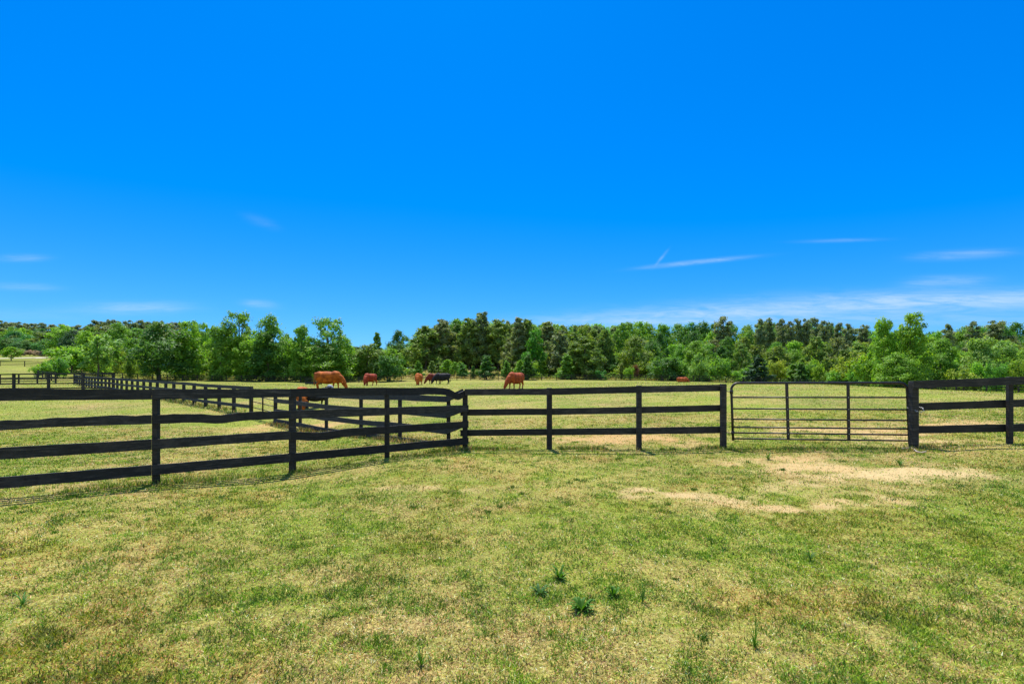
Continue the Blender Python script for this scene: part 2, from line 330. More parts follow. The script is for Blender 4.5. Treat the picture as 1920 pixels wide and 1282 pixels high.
def cover(n, d0, d1, pw, h0, w0, tall=1.0):
    X, Y = scatter(n, d0, d1, pw); dirt, dry, tone = masks(X, Y)
    pat = .40*fbm(X*3.2+Y*1.1, Y*3.2-X*1.1, 77, 3)+.60*fbm(X*8-Y*3, Y*8+X*3, 78, 2); keep = rng.random(n) > np.clip(dirt*1.15-.1, 0, .80)
    keep &= rng.random(n) < np.clip(.45+pat*.9, 0, 1)
    X, Y, dry, pat, dirt = X[keep], Y[keep], dry[keep], pat[keep], dirt[keep]; n = len(X)
    isdry = rng.random(n) < np.clip(.36+.48*dry+.3*dirt-1.9*(pat-.5), .08, .93)
    g = GREENS[np.clip((rng.random(n)*3+vnoise(X*.9, Y*.9, 4)*2).astype(int), 0, 4)]; s = STRAWS[rng.integers(0, 5, n)]
    col = np.where(isdry[:, None], s, g)*np.clip(np.exp(rng.normal(-.02, .50, (n, 1)))*(.55+.95*vnoise(X*14, Y*14, 123))[:, None], .2, 1.7)*np.clip(1+(Y[:, None]-9)*.006, 1, 1.25); col = np.minimum(col, .82)
    rust = np.clip((fbm(X*1.2, Y*1.2, 201, 3)-.52)*6, 0, 1)[:, None]; col = col*(1-rust*np.array([.05, .26, .34]))
    h = h0*rng.uniform(.5, 1.5, n)*np.where(isdry, .80, 1)*(0.5+.9*pat)*(.75+Y*.01)*tall
    w = w0*(.55+Y*.17)*rng.uniform(.6, 1.3, n)
    lean = np.where(isdry, rng.uniform(.5, 1.9, n), rng.uniform(.3, 1.6, n))
    return blades(np.stack([X, Y, terr(X, Y)-.006], 1), h, w, lean, col)
def clumps(n):
    X0, Y0 = scatter(n, 2.3, 15, 1.3); d0 = masks(X0, Y0)[0]; k = rng.random(n) > d0; X0, Y0 = X0[k], Y0[k]; n = len(X0)
    m = rng.integers(14, 60, n); r = rng.uniform(.02, .09, n); gi = rng.integers(0, 5, n); hh = rng.uniform(.018, .055, n); i = np.repeat(np.arange(n), m); N_ = len(i)
    X = X0[i]+rng.normal(0, 1, N_)*r[i]; Y = Y0[i]+rng.normal(0, 1, N_)*r[i]; col = GREENS[[0, 1, 0, 1, 2]][gi[i]]*rng.uniform(.7, 1.3, (N_, 1))
    return blades(np.stack([X, Y, terr(X, Y)-.005], 1), hh[i]*rng.uniform(.5, 1.3, N_), .0022*(.6+Y*.15)*rng.uniform(.7, 1.6, N_), rng.uniform(.1, 1.3, N_), col)
def merge(parts):
    V = []; Fs = []; C = []; k = 0
    for v, f, c in parts: V.append(v); Fs.append(f+k); C.append(c); k += len(v)
    return np.concatenate(V), np.concatenate(Fs), np.concatenate(C)
v, f, c = merge([cover(1250000, 2.0, 17, 2.0, .034, .0027), cover(340000, 9, 80, 1.8, .040, .0026), clumps(1300)])
tag(link('grass', mesh_np('grass', v, f, m_grass, False, c)), 'short patchy green and straw coloured grass', 'grass', None, 'stuff')

# tall unmown grass and weeds along the fence feet
def strip(pts, n, spread, h, green=.6, offy=0):
    P = []; L = [math.dist(pts[i], pts[i+1]) for i in range(len(pts)-1)]; T = sum(L)
    for i in range(len(L)):
        m = int(n*L[i]/T); f = rng.random(m); x = pts[i][0]+(pts[i+1][0]-pts[i][0])*f; y = pts[i][1]+(pts[i+1][1]-pts[i][1])*f
        P.append(np.stack([x+rng.normal(0, spread, m), y+offy+rng.normal(0, spread, m)], 1))
    P = np.concatenate(P); X, Y = P[:, 0], P[:, 1]; k = fbm(X*1.7, Y*1.7, 91, 3) > .42; X, Y = X[k], Y[k]; n = len(X)
    isg = rng.random(n) < green; col = np.where(isg[:, None], GREENS[rng.integers(0, 3, n)], STRAWS[rng.integers(0, 4, n)])*rng.uniform(.7, 1.2, (n, 1))
    return blades(np.stack([X, Y, terr(X, Y)-.01], 1), h*rng.uniform(.4, 1.4, n), .0022*(.5+Y*.16)*rng.uniform(.7, 1.3, n), rng.uniform(.05, .9, n), col)

# ------------------------------------------------------------------ fences
def post(parent, x, y, ztop, w, mat, below=.35, name='post', d=None):
    d = d or w; g = tz(x, y); mb = MB(); r = random.Random(int(x*977+y*131))
    M = Matrix.Translation((x, y, 0)) @ Matrix.Rotation(r.uniform(-.12, .12), 4, 'Z')
    mb.box(-w/2, -d/2, g-below, w/2, d/2, ztop, M); o = mb.build(name, mat, parent, bevel=.008 if y < 20 else 0); return o
def W3(px, y, Y): return Vector((XP(px, Y), Y, ZP(y, Y)))

# A: four-rail fence across the left, coming towards the camera
A = [(-100, 5.85, (740.5, 801.5, 855.5, 912.5)), (290, 7.2, (739, 786, 832, 879.5)), (547, 8.53, (736.5, 777, 814.5, 857)), (725, 9.6, (733.5, 770.5, 805.5, 840)), (872, 10.97, (735, 765.5, 795, 826))]
fa = empty('rail_fence', (XP(547, 8.53), 8.53, 0)); fa0 = fa
tag(fa, 'near black four-rail board fence coming forward across the left side', 'fence')
def child_fix(root):
    for c in root.children:
        c.matrix_parent_inverse = Matrix.Translation(-root.location) if root.rotation_euler.z == 0 else root.matrix_basis.inverted()
for i, (px, Y, ys) in enumerate(A):
    w = (.07, .078, .096, .09, .11)[i]
    x = XP(px, Y); post(fa, x, Y+.03, ZP(ys[0], Y)+(.02 if i != 2 else .06), w, m_wood)
def dip(c, w, a): return lambda f: a*math.exp(-((f-c)/w)**2)
for k in range(4):
    for i in range(4):
        (p0, Y0, y0), (p1, Y1, y1) = A[i], A[i+1]; a = W3(p0, y0[k], Y0); b_ = W3(p1, y1[k], Y1); d = (b_-a).normalized()
        h = .15; rg = 0; pf = None
        if k == 1 and i == 0: h = .125; rg = .010; pf = dip(.55, .25, .015)
        if k == 1 and i == 1: h = .13; rg = .008; pf = dip(.45, .12, -.035)
        if k == 2 and i == 2: pf = dip(.28, .22, -.055)
        if k == 0 and i == 3: pf = lambda f: -.10*math.exp(-((f-.90)/.09)**2)+.02*math.exp(-((f-.55)/.2)**2)
        if k == 0 and i == 2: pf = dip(.4, .3, .008)
        e0 = -.04 if i else 0; e1 = .10 if i == 3 and k else -.004
        a2 = a+d*(.0+.002); b2 = b_+d*e1
        mb = MB(); mb.board(a2, b2, h, .028, 22, .0025, (.018*0, -.055-.0015*k-(.004 if i % 2 else 0), 0), rg, pf, seed=k*10+i); mb.build('rail', m_wood, fa, bevel=0)
# B: three-rail fence between corner and gate
B = [(872, 10.97, (735, 773.5, 812)), (1030, 10.7, (734, 772, 810.5)), (1198, 10.43, (730, 769, 808.5)), (1356, 10.46, (727, 765, 806))]
fb = empty('rail_fence', (XP(1030, 10.7), 10.7, 0)); tag(fb, 'black three-rail board fence between the corner post and the tube gate', 'fence')
for i, (px, Y, ys) in enumerate(B):
    if i == 0: continue
    post(fb, XP(px, Y), Y-.02*0, ZP(ys[0], Y)+.085, (.12, .11, .10, .107)[i], m_wood)
for k in range(3):
    for i in range(3):
        (p0, Y0, y0), (p1, Y1, y1) = B[i], B[i+1]; a = W3(p0, y0[k], Y0); b_ = W3(p1, y1[k], Y1); d = (b_-a).normalized()
        mb = MB(); off = .078+.002*k
        if k == 0 and i < 2: off = -.078
        mb.board(a-d*(.12 if i == 0 and k else 0)+d*.003, b_-d*.003, .145, .028, 16, .002, (0, off+(.004 if i % 2 else 0), 0), 0.0015, None, seed=50+k*10+i); mb.build('rail', m_wood, fb)
# right-hand fence
Hh = [(1713, 9.65, (720.5, 763.5, 806.5)), (1893, 9.36, (714, 757, 803)), (2090, 9.1, (707, 750, 799)), (2290, 8.9, (701, 744, 795))]
fh = empty('rail_fence', (XP(1713, 9.65), 9.65, 0)); tag(fh, 'black three-rail board fence to the right of the tube gate', 'fence')
for i, (px, Y, ys) in enumerate(Hh): post(fh, XP(px, Y), Y, ZP(ys[0], Y)+(.062 if i == 0 else .082), (.122, .08, .08, .08)[i], m_wood)
for k in range(3):
    for i in range(3):
        (p0, Y0, y0), (p1, Y1, y1) = Hh[i], Hh[i+1]; a = W3(p0, y0[k], Y0); b_ = W3(p1, y1[k], Y1); d = (b_-a).normalized(); mb = MB()
        off = (.085+.002*k) if (k or i) else -.085
        if k == 0: off = -(.112 if i == 0 else .09)
        mb.board(a+d*(-.09 if (i == 0 and k == 0) else .003), b_-d*.003, .15, .028, 16, .002, (0, off, 0), .001, None, seed=90+k*10+i); mb.build('rail', m_wood, fh)

# C: lane fence receding to the left; gap closed with a small tube gate
def crail(px, Y, r1, g=.38): s = F/Y; return (px, Y, tuple(r1+s*g*k for k in range(4)))
C1 = [(872, 10.97, (735, 765.5, 795, 826)), crail(841, 11.54, 748), crail(750, 13.0, 744.5), crail(677, 14.5, 743.8), crail(612, 15.8, 740.5), crail(563, 17.1, 735.5), crail(517, 18.4, 732.0)]
fc = empty('rail_fence', (XP(677, 14.5), 14.5, 0)); tag(fc, 'weathered four-rail lane fence from the corner post back to the small pipe gate', 'fence')
for i, (px, Y, ys) in enumerate(C1):
    if i == 0: continue
    post(fc, XP(px, Y), Y, ZP(ys[0], Y)+.07, .092, m_wood)
for k in range(4):
    for i in range(len(C1)-1):
        (p0, Y0, y0), (p1, Y1, y1) = C1[i], C1[i+1]; a = W3(p0, y0[k], Y0); b_ = W3(p1, y1[k], Y1); mb = MB()
        mb.board(a, b_, .15, .028, 10, .004, (-.045-.002*k, -.05-(.004 if i % 2 else 0), 0), .002, None, seed=200+k*10+i); mb.build('rail', m_wood2 if i else m_wood, fc)
C2 = [(471, 19.8, 727.5), (438.6, 20.9, 725.5), (411, 22.05, 724), (385.5, 23.2, 722.5), (364, 24.3, 720.3), (344.7, 25.5, 718.6), (326, 26.6, 717.4), (311, 27.7, 716.5), (295, 28.8, 715.6), (282, 29.9, 714.6),
      (269.6, 31, 713.8), (258, 32, 713.1), (247.8, 33, 712.5), (237.5, 34, 711.9), (228, 35, 711.2), (220, 36.2, 710.5), (212.5, 37.3, 709.5), (205, 38.3, 708.8), (198, 39.4, 708.3), (190.6, 40.5, 707.9), (184, 41.7, 707.6), (178, 43, 707.3),
      (172, 44.5, 706.9), (167, 46, 706.5), (162, 47.6, 706), (157, 49.4, 705.5), (153, 51.4, 705), (149, 53.5, 704.6), (145, 56, 704.2), (142, 58.5, 703.8), (139, 61, 703.5)]
fd = empty('rail_fence', (XP(385, 23.2), 23.2, 0)); tag(fd, 'long weathered four-rail fence receding to the far left from the small pipe gate', 'fence')
C2 = [crail(*a) for a in C2]
for (px, Y, ys) in C2: post(fd, XP(px, Y), Y, ZP(ys[0], Y)+.07, .115, m_wood)
for k in range(4):
    for i in range(0, len(C2)-1, 2):
        mb = MB()
        for j in (i, i+1):
            if j+1 >= len(C2): break
            (p0, Y0, y0), (p1, Y1, y1) = C2[j], C2[j+1]; mb.board(W3(p0, y0[k], Y0), W3(p1, y1[k], Y1), .14, .028, 4, .004, (-.04, -.045-(.004 if (i//2) % 2 else 0), 0), .002, None, seed=300+k*50+j)
        mb.build('rail', m_wood2, fd)
# generic far fence following the terrain
def far_fence(label, pts, sp=2.2, nr=4, gap=.36, h=1.35, mat=m_wood, name='rail_fence', w=.12, bw=.11):
    o = empty(name, (pts[0][0], pts[0][1], tz(*pts[0][:2]))); tag(o, label, 'fence')
    P = []
    for i in range(len(pts)-1):
        L = math.dist(pts[i][:2], pts[i+1][:2]); n = max(1, round(L/sp))
        for j in range(n): f = j/n; P.append((pts[i][0]*(1-f)+pts[i+1][0]*f, pts[i][1]*(1-f)+pts[i+1][1]*f))
    P.append(pts[-1][:2]); G = [tz(*p) for p in P]
    for p, g in zip(P, G): post(o, p[0], p[1], g+h, w, mat)
    for k in range(nr):
        mb = MB()
        for i in range(len(P)-1): mb.board((*P[i], G[i]+h-.07-gap*k), (*P[i+1], G[i+1]+h-.07-gap*k), bw, .03, 1, .006, (0, -.08, 0), 0, None, seed=k*100+i)
        mb.build('rail', mat, o)
    return o, P
def PW(px, Y): return (XP(px, Y), Y)
fD, PD = far_fence('black four-rail paddock fence meeting the long lane fence at the left edge', [PW(-160, 37.5), PW(26, 38.3), PW(91, 38.3), PW(156, 38.0), PW(212.5, 37.3)], 2.8, 4, .38, 1.42, w=.15, bw=.1)
fE, PE = far_fence('thin dark fence standing behind the left paddock fence', [PW(-150, 58), PW(0, 60), PW(139, 61)], 2.0, 3, .42, 1.3)
fF, PF = far_fence('long black boundary fence along the foot of the trees', [PW(68, 92), PW(230, 100), PW(480, 102), PW(700, 104), PW(960, 105), PW(1100, 104), PW(1300, 98), PW(1500, 86), PW(1650, 73), PW(1850, 61), PW(2050, 52)], 3.0, 4, .36, 1.3, w=.13, bw=.10)
fG, PG = far_fence('distant black fence on the upper left field below the pale track', [PW(-150, 106), PW(0, 110), PW(90, 116)], 3.2, 4, .34, 1.35)
fI, PI_ = far_fence('short black pen fence by the bright shrubs at the far left corner', [PW(68, 92), PW(72, 80), PW(105, 76), PW(104, 70)], 2.0, 4, .34, 1.35)

# unmown strips and straw along the fences
def pl(lst): return [(XP(a[0], a[1]), a[1]) for a in lst]
v, f, c = merge([strip(pl(A), 5000, .09, .075, .75), strip(pl(B), 6000, .12, .075, .7), strip(pl(Hh), 4000, .1, .08, .6), strip(pl(C1), 8000, .2, .13, .35, -.1), strip(pl(C2[:20]), 6000, .25, .15, .6),
                 strip([(XP(1356, 10.4), 10.2), (XP(1713, 9.65), 9.4)], 2200, .18, .07, .7)])
tag(link('unmown_grass', mesh_np('unmown_grass', v, f, m_grass, False, c)), 'taller unmown grass and straw along the fence feet', 'grass', None, 'stuff')

# ------------------------------------------------------------------ main tube gate
g0 = empty('field_gate', (XP(1372, 10.4), 10.4, 0)); tag(g0, 'dark six-bar tubular farm gate closing the gap in the fence', 'gate')
YL, YR = 10.42, 9.75
def GP(px, y):
    f = (px-1372)/(1704-1372); Y = 1/((1-f)/YL+f/YR); return W3(px, y, Y)
mb = MB(); pts = [GP(1374.5, 825.5), GP(1372.6, 770), GP(1371.3, 732)]
for i in range(1, 7): a = i/7*math.pi/2; pts.append(GP(1371.2+13*(1-math.cos(a)), 731-13*math.sin(a)))
pts += [GP(1388, 718), GP(1540, 717.8), GP(1685, 717.5)]
for i in range(1, 7): a = i/7*math.pi/2; pts.append(GP(1687+14*math.sin(a), 731.5-14*math.cos(a)))
pts += [GP(1701.5, 735), GP(1703, 780), GP(1705.5, 831)]
mb.tube(pts, .026, 10); mb.build('gate_frame', m_tube, g0, True)
for yl, yr in ((744.7, 744.9), (766, 767.8), (785.5, 788), (800.7, 803.8), (811, 815), (822, 826)):
    fL = (yl-718)/107; fR = (yr-718)/113
    mb = MB(); mb.tube([GP(1372+2*fL, yl), GP(1702+3*fR, yr)], .017, 8); mb.build('bar', m_tube, g0, True)
for (xt, xb, yb) in ((1474, 1477.3, 824), (1588.8, 1590.3, 826)):
    a = GP(xt, 718.5); b_ = GP(xb, yb); mb = MB(); d = (b_-a)
    hd = Vector((1, -.18, 0)).normalized(); nn = Vector((.18, 1, 0)).normalized()
    q = []
    for p in (a, b_):
        for (u, w) in ((-.031, -.024), (.031, -.024), (.031, -.030), (-.031, -.030)): q.append(tuple(p+hd*u+nn*w))
    mb.v = q; mb.f = [(0, 1, 5, 4), (1, 2, 6, 5), (2, 3, 7, 6), (3, 0, 4, 7), (3, 2, 1, 0), (4, 5, 6, 7)]
    br = mb.build('brace', m_tube, g0); bo = MB()
    for yy in (744.8, 767, 787, 802, 813):
        p = GP(xt+(xb-xt)*(yy-718)/107, yy)-nn*.036; bo.tube([p, p-nn*.008], .009, 8)
    bo.build('bolt', m_steel, br)
for yy in (734.5, 811.5):
    mb = MB(); mb.tube([GP(1362, yy-1), GP(1374, yy)], .009, 8); p = GP(1371.5 if yy < 780 else 1374, yy); mb.tube([p-Vector((0, 0, .04)), p+Vector((0, 0, .04))], .034, 10); mb.build('hinge', m_tube, g0, True)
mb = MB(); mb.tube([GP(1706.5, 722), GP(1709.5, 832)], .022, 8); mb.build('latch_stile', m_tube, g0, True)
child = None
# chain round the gate post
mb = MB(); pts = []
cxp, cyp = XP(1713, 9.65), 9.65
path = [GP(1698, 764)+Vector((0, -.05, 0)), GP(1704, 766.5)+Vector((0, -.08, 0)), Vector((cxp-.05, cyp-.15, ZP(770.5, 9.6))), Vector((cxp+.02, cyp-.155, ZP(772, 9.55))), Vector((cxp+.08, cyp-.15, ZP(769.5, 9.55))), Vector((cxp+.125, cyp-.06, ZP(764, 9.6))), Vector((cxp+.10, cyp+.11, ZP(762, 9.65)))]
def link_chain(mb, path, r=.012, wr=.0032):
    P = []; 
    for i in range(len(path)-1):
        n = max(1, int((path[i+1]-path[i]).length/.028))
        for j in range(n): P.append(path[i].lerp(path[i+1], j/n))
    for i, p in enumerate(P[:-1]):
        d = (P[i+1]-p).normalized(); u = d.orthogonal().normalized() if i % 2 else d.cross(d.orthogonal()).normalized()
        ring = [p+d*(math.cos(a)*r*1.15)+u*(math.sin(a)*r*.7) for a in [2*math.pi*k/8 for k in range(9)]]; mb.tube(ring, wr, 5, False)
link_chain(mb, path); link_chain(mb, [path[3], path[3]-Vector((0, 0.0, .08))])
ch = mb.build('gate_chain', m_steel, None, True); tag(ch, 'silver chain looped round the thick gate post', 'chain')
# pale hose at the foot of the post
hp = []
for px, y in ((1690, 843), (1700, 841.5), (1709, 840.5), (1713, 845), (1719, 849), (1727, 851), (1736, 850)):
    Y = F*1.36/(y-HY); Y = min(Y, 9.55); x = XP(px, Y); hp.append((x, Y, tz(x, Y)+.02))
mb = MB(); mb.tube(hp, .013, 8); tag(mb.build('hose', m_hose, None, True), 'pale bent hose lying at the foot of the thick gate post', 'hose')

# small pipe gate in the lane fence
g1 = empty('pipe_gate', (XP(495, 19.1), 19.1, 0)); tag(g1, 'small thin-barred pipe gate set in the weathered lane fence', 'gate')
pa = Vector((XP(517, 18.4), 18.4, 0)); pb = Vector((XP(471, 19.8), 19.8, 0))
for zt in (1.12, .86, .62, .38):
    mb = MB(); a = pa.copy(); b_ = pb.copy(); a.z = tz(pa.x, pa.y)+zt; b_.z = tz(pb.x, pb.y)+zt; d = (b_-a).normalized(); mb.tube([a+d*.09, b_-d*.09], .018, 6); mb.build('bar', m_tube, g1, True)
for f_ in (.045, .5, .955):
    p = pa.lerp(pb, f_); g = tz(p.x, p.y); mb = MB(); mb.tube([(p.x, p.y-.02, g+.3), (p.x, p.y-.02, g+1.16)], .03, 8); mb.build('upright', m_tube, g1, True)

for r_ in (fa, fb, fh, fc, fd, fD, fE, fF, fG, fI, g0, g1): child_fix(r_)

# black hay feeder by the far fence
fx, fy = XP(588, 90), 90.0; fz = tz(fx, fy)
hf = empty('hay_feeder', (fx, fy, fz)); tag(hf, 'low black feed trough in the field behind the large orange cow', 'trough')
mb = MB(); mb.box(-1.4, -.5, .0, 1.4, -.42, .45); mb.box(-1.4, .42, 0, 1.4, .5, .45); mb.box(-1.4, -.419, 0, -1.32, .419, .45); mb.box(1.32, -.419, 0, 1.4, .419, .45); mb.box(-1.319, -.419, .1, 1.319, .419, .16); mb.build('trough_body', m_plastic, hf)
for x in (-1.35, -.45, .45, 1.35):
    mb = MB(); mb.tube([(x, -.46, .45), (x, -.46, 1.0)], .05, 8); mb.tube([(x, .46, .45), (x, .46, 1.0)], .05, 8); mb.build('upright', m_plastic, hf)
mb = MB()
for y in (-.46, .46): mb.box(-1.42, y-.05, 1.0, 1.42, y+.05, 1.16)
mb.build('top_rail', m_plastic, hf)

# ------------------------------------------------------------------ cattle
def bake(obj):
    dg = bpy.context.evaluated_depsgraph_get(); me = bpy.data.meshes.new_from_object(obj.evaluated_get(dg)); old = obj.data
    obj.modifiers.clear(); obj.data = me; return obj
def cow_body(headyaw=0, pose=0, name='cow_body'):
    bm = bmesh.new()
    def ell(c, r, rot=None):
        M = Matrix.Translation(c) @ (Matrix.Rotation(rot, 4, 'Y') if rot else Matrix.Identity(4)) @ Matrix.Diagonal((*r, 1)); bmesh.ops.create_icosphere(bm, subdivisions=3, radius=1, matrix=M)
    def limb(pts):
        for i in range(len(pts)-1):
            (p, r), (q, s_) = pts[i], pts[i+1]; p = Vector(p); q = Vector(q); n = 9
            for j in range(n+1):
                f = j/n; c = p.lerp(q, f); rr = r*(1-f)+s_*f; bmesh.ops.create_icosphere(bm, subdivisions=2, radius=rr, matrix=Matrix.Translation(c))
    ell((-.15, 0, .93), (.84, .40, .43)); ell((-.66, 0, 1.06), (.36, .34, .30)); ell((-.72, 0, .92), (.32, .31, .38)); ell((.50, 0, .96), (.40, .34, .44)); ell((.60, 0, 1.10), (.32, .24, .27)); ell((-.1, 0, .72), (.70, .37, .32)); ell((.45, 0, .80), (.36, .31, .34)); ell((-.66, 0, .82), (.30, .31, .30))
    ell((-.15, 0, 1.20), (.75, .18, .15)); ell((-.98, 0, 1.14), (.1, .18, .14)); ell((.72, 0, .72), (.2, .18, .25))
    yw = Matrix.Translation((.75, 0, 0)) @ Matrix.Rotation(headyaw, 4, 'Z') @ Matrix.Translation((-.75, 0, 0))
    def Y_(p): return tuple(yw @ Vector(p))
    if pose == 2:
        limb([((.58, 0, 1.05), .27), (Y_((.82, 0, 1.22)), .20), (Y_((.98, 0, 1.36)), .16)]); limb([(Y_((.98, 0, 1.40)), .15), (Y_((1.14, 0, 1.33)), .12), (Y_((1.30, 0, 1.25)), .10)])
    else:
        limb([((.58, 0, 1.02), .31), (Y_((.88, 0, .86)), .245), (Y_((1.08, 0, .60)), .20), (Y_((1.16, 0, .45)), .175)])
        limb([(Y_((1.14, 0, .46)), .17), (Y_((1.27, 0, .24)), .135), (Y_((1.33, 0, .11)), .105)])
    dx = .12 if pose == 0 else -.06
    for s in (-1, 1):
        e = dx*s
        limb([((.52, s*.17, .82), .16), ((.53+e*.5, s*.17, .62), .105), ((.55+e, s*.165, .36), .068), ((.53+e*1.2, s*.165, .10), .05), ((.57+e*1.2, s*.165, .035), .06)])
        e = -e
        limb([((-.70, s*.17, .92), .22), ((-.62+e*.4, s*.19, .66), .145), ((-.86+e*.8, s*.18, .42), .075), ((-.80+e, s*.18, .12), .052), ((-.76+e, s*.18, .035), .06)])
        ex, ez = (.95, 1.42) if pose == 2 else (1.12, .54); limb([(Y_((ex, s*.12, ez)), .045), (Y_((ex-.03, s*.27, ez)), .055), (Y_((ex-.05, s*.33, ez-.03)), .025)])
    me = bpy.data.meshes.new(name); bm.to_mesh(me); bm.free(); o = bpy.data.objects.new(name, me); COL.objects.link(o)
    m = o.modifiers.new('r', 'REMESH'); m.mode = 'VOXEL'; m.voxel_size = .032; m.use_smooth_shade = True
    m = o.modifiers.new('s', 'SMOOTH'); m.iterations = 3; m.factor = .6
    bake(o); o.data.materials.clear(); o.data.materials.append(m_hide); me = o.data; bpy.data.objects.remove(o); me.name = name
    for p in me.polygons: p.use_smooth = True
    tail = MB(); tail.tube([(-1.02, 0, 1.20), (-1.09, .01, 1.05), (-1.10, .02, .75), (-1.08, .02, .50)], [.035, .025, .018, .02], 6); tail.tube([(-1.08, .02, .52), (-1.08, .02, .40), (-1.07, .02, .26)], [.02, .05, .012], 6)
    eye = MB()
    for s in (-1, 1):
        p = Vector(Y_((1.20, s*.15, .38) if pose != 2 else (1.08, s*.125, 1.40))); eye.tube([p, p+Vector((0, s*.014, 0))], .02, 6)
    hoof = MB()
    for s in (-1, 1):
        for x in (.57+dx*s*1.2, -.76-dx*s): hoof.tube([(x+.01, s*(.165 if x > 0 else .18), -.02), (x, s*(.165 if x > 0 else .18), .06)], [.066, .056], 8)
    def mk(mb, nm, mat):
        oo = mb.build(nm, mat, None, True); mm = oo.data; bpy.data.objects.remove(oo); return mm
    return me, mk(tail, 'tail', m_hide), mk(eye, 'eyes', m_hoof), mk(hoof, 'hooves', m_hoof)
BOD = {'u': cow_body(.2, 2), 'a': cow_body(0.15, 0), 'b': cow_body(-.35, 1), 'c': cow_body(.45, 0)}
def cow(px, Y, rz, sc, col, label, var='a', z=0, name='cow', cat='cow', patch=None):
    x = XP(px, Y); o = empty(name, (x, Y, tz(x, Y)+z), rz); o.scale = (sc, sc, sc); tag(o, label, cat, 'cattle in the field')
    bd, tl, ey, hfm = BOD[var]
    for nm, me, cc in (('body', bd, col), ('tail', tl, tuple(k*.8 for k in col)), ('eyes', ey, col), ('hooves', hfm, col)):
        c = link(nm, me, o); c.color = (*cc, 1)
    if patch:
        bm = bmesh.new(); bmesh.ops.create_icosphere(bm, subdivisions=3, radius=1, matrix=Matrix.Translation((1.06, 0, 1.42)) @ Matrix.Rotation(.45, 4, 'Y') @ Matrix.Diagonal((.25, .165, .16, 1)))
        me = bpy.data.meshes.new('pale_head'); bm.to_mesh(me); bm.free(); me.materials.append(m_palehide)
        for p in me.polygons: p.use_smooth = True
        link('pale_head', me, o)
    return o
OR = (.50, .115, .008); RU = (.35, .045, .010); DR = (.20, .03, .012); BK = (.018, .017, .02)
cow(616, 37, R(0), 1.03, (.46, .105, .006), 'large orange cow grazing side-on facing right beyond the left fence', 'a')
cow(694, 56, R(-112), 1.02, RU, 'red-brown cow grazing head-on with its rump turned right near the far fence', 'c')
cow(785, 56, R(-90), 1.0, OR, 'bright orange cow grazing head-on left of the black cow', 'a')
cow(815, 63, R(-155), 1.0, DR, 'dark red cow half hidden behind the black cow', 'b')
cow(829, 60, R(172), 1.0, BK, 'black cow grazing side-on with its head down to the left', 'a')
cow(967, 42, R(-125), 1.06, (.40, .070, .012), 'rust red cow grazing alone just above the three-rail fence', 'b')
cow(1280, 83, R(10), 1.0, (.50, .11, .025), 'lone pale red cow lying down far off near the boundary fence', 'b', z=-.5)
cow(567, 21.4, R(-75), .72, (.50, .12, .008), 'orange-brown calf standing behind the lane fence rails', 'c', name='calf', cat='calf')
cow(594, 21.8, R(52), .64, BK, 'black calf with a raised pale grey head behind the lane fence rails', 'u', name='calf', cat='calf', patch=True)

# ------------------------------------------------------------------ trees
def leafquads(P, Nn, size, asp, cols):
    n = len(P); Nn = Nn/np.linalg.norm(Nn, axis=1, keepdims=True); r = rng.normal(size=(n, 3)); T = np.cross(Nn, r); T /= np.linalg.norm(T, axis=1, keepdims=True); B = np.cross(Nn, T)
    T = T*(size*asp)[:, None]; B = B*size[:, None]
    V = np.stack([P-T, P-B*.6+T*.1, P+T, P+B*.6+T*.1], 1).reshape(-1, 3); i = np.arange(n)*4
    return V, np.stack([i, i+1, i+2, i+3], 1), np.repeat(np.concatenate([cols, np.ones((n, 1))], 1), 4, 0)
def crown_mesh(lobes, nleaf, leaf, asp, name, mat, clumps=9, tight=.34, up=.5, jit=.9, cv=.28, updir=0):
    L = np.array(lobes); vol = L[:, 3]*L[:, 4]*L[:, 5]; a = vol**.66; w = a/a.sum(); Ps = []; Ns = []; Cs = []
    for (x, y, z, rx, ry, rz_), wi in zip(L, w):
        n = int(nleaf*wi); c = np.array([x, y, z]); rr = np.array([rx, ry, rz_]); D = rng.normal(size=(clumps, 3)); D /= np.linalg.norm(D, axis=1, keepdims=True); D[:, 2] = np.where(D[:, 2] < -.45, -D[:, 2]*.5, D[:, 2])
        cc = D*rng.uniform(.55, 1.0, (clumps, 1)); cs = rng.uniform(.6, 1.3, clumps); tint = rng.uniform(-cv, cv, clumps)*.6
        k = rng.integers(0, clumps, n); q = cc[k]+rng.normal(size=(n, 3))*tight*cs[k][:, None]*.62
        Ps.append(c+q*rr); nn = q+rng.normal(size=(n, 3))*jit*.6+np.array([0, 0, up]); Ns.append(nn)
        b_ = 1+tint[k]+rng.normal(0, cv*.5, n); hue = rng.normal(0, .10, n)+tint[k]*.4; Cs.append(np.stack([b_*(1+hue), b_, b_*(1-hue*.7)], 1))
    P = np.concatenate(Ps); Nn = np.concatenate(Ns); Cc = np.clip(np.concatenate(Cs), .35, 1.9); P[:, 2] = np.maximum(P[:, 2], .05)
    v, f, c = leafquads(P, Nn, leaf*rng.uniform(.6, 1.35, len(P)), asp, Cc)
    return mesh_np(name, v, f, mat, False, c)
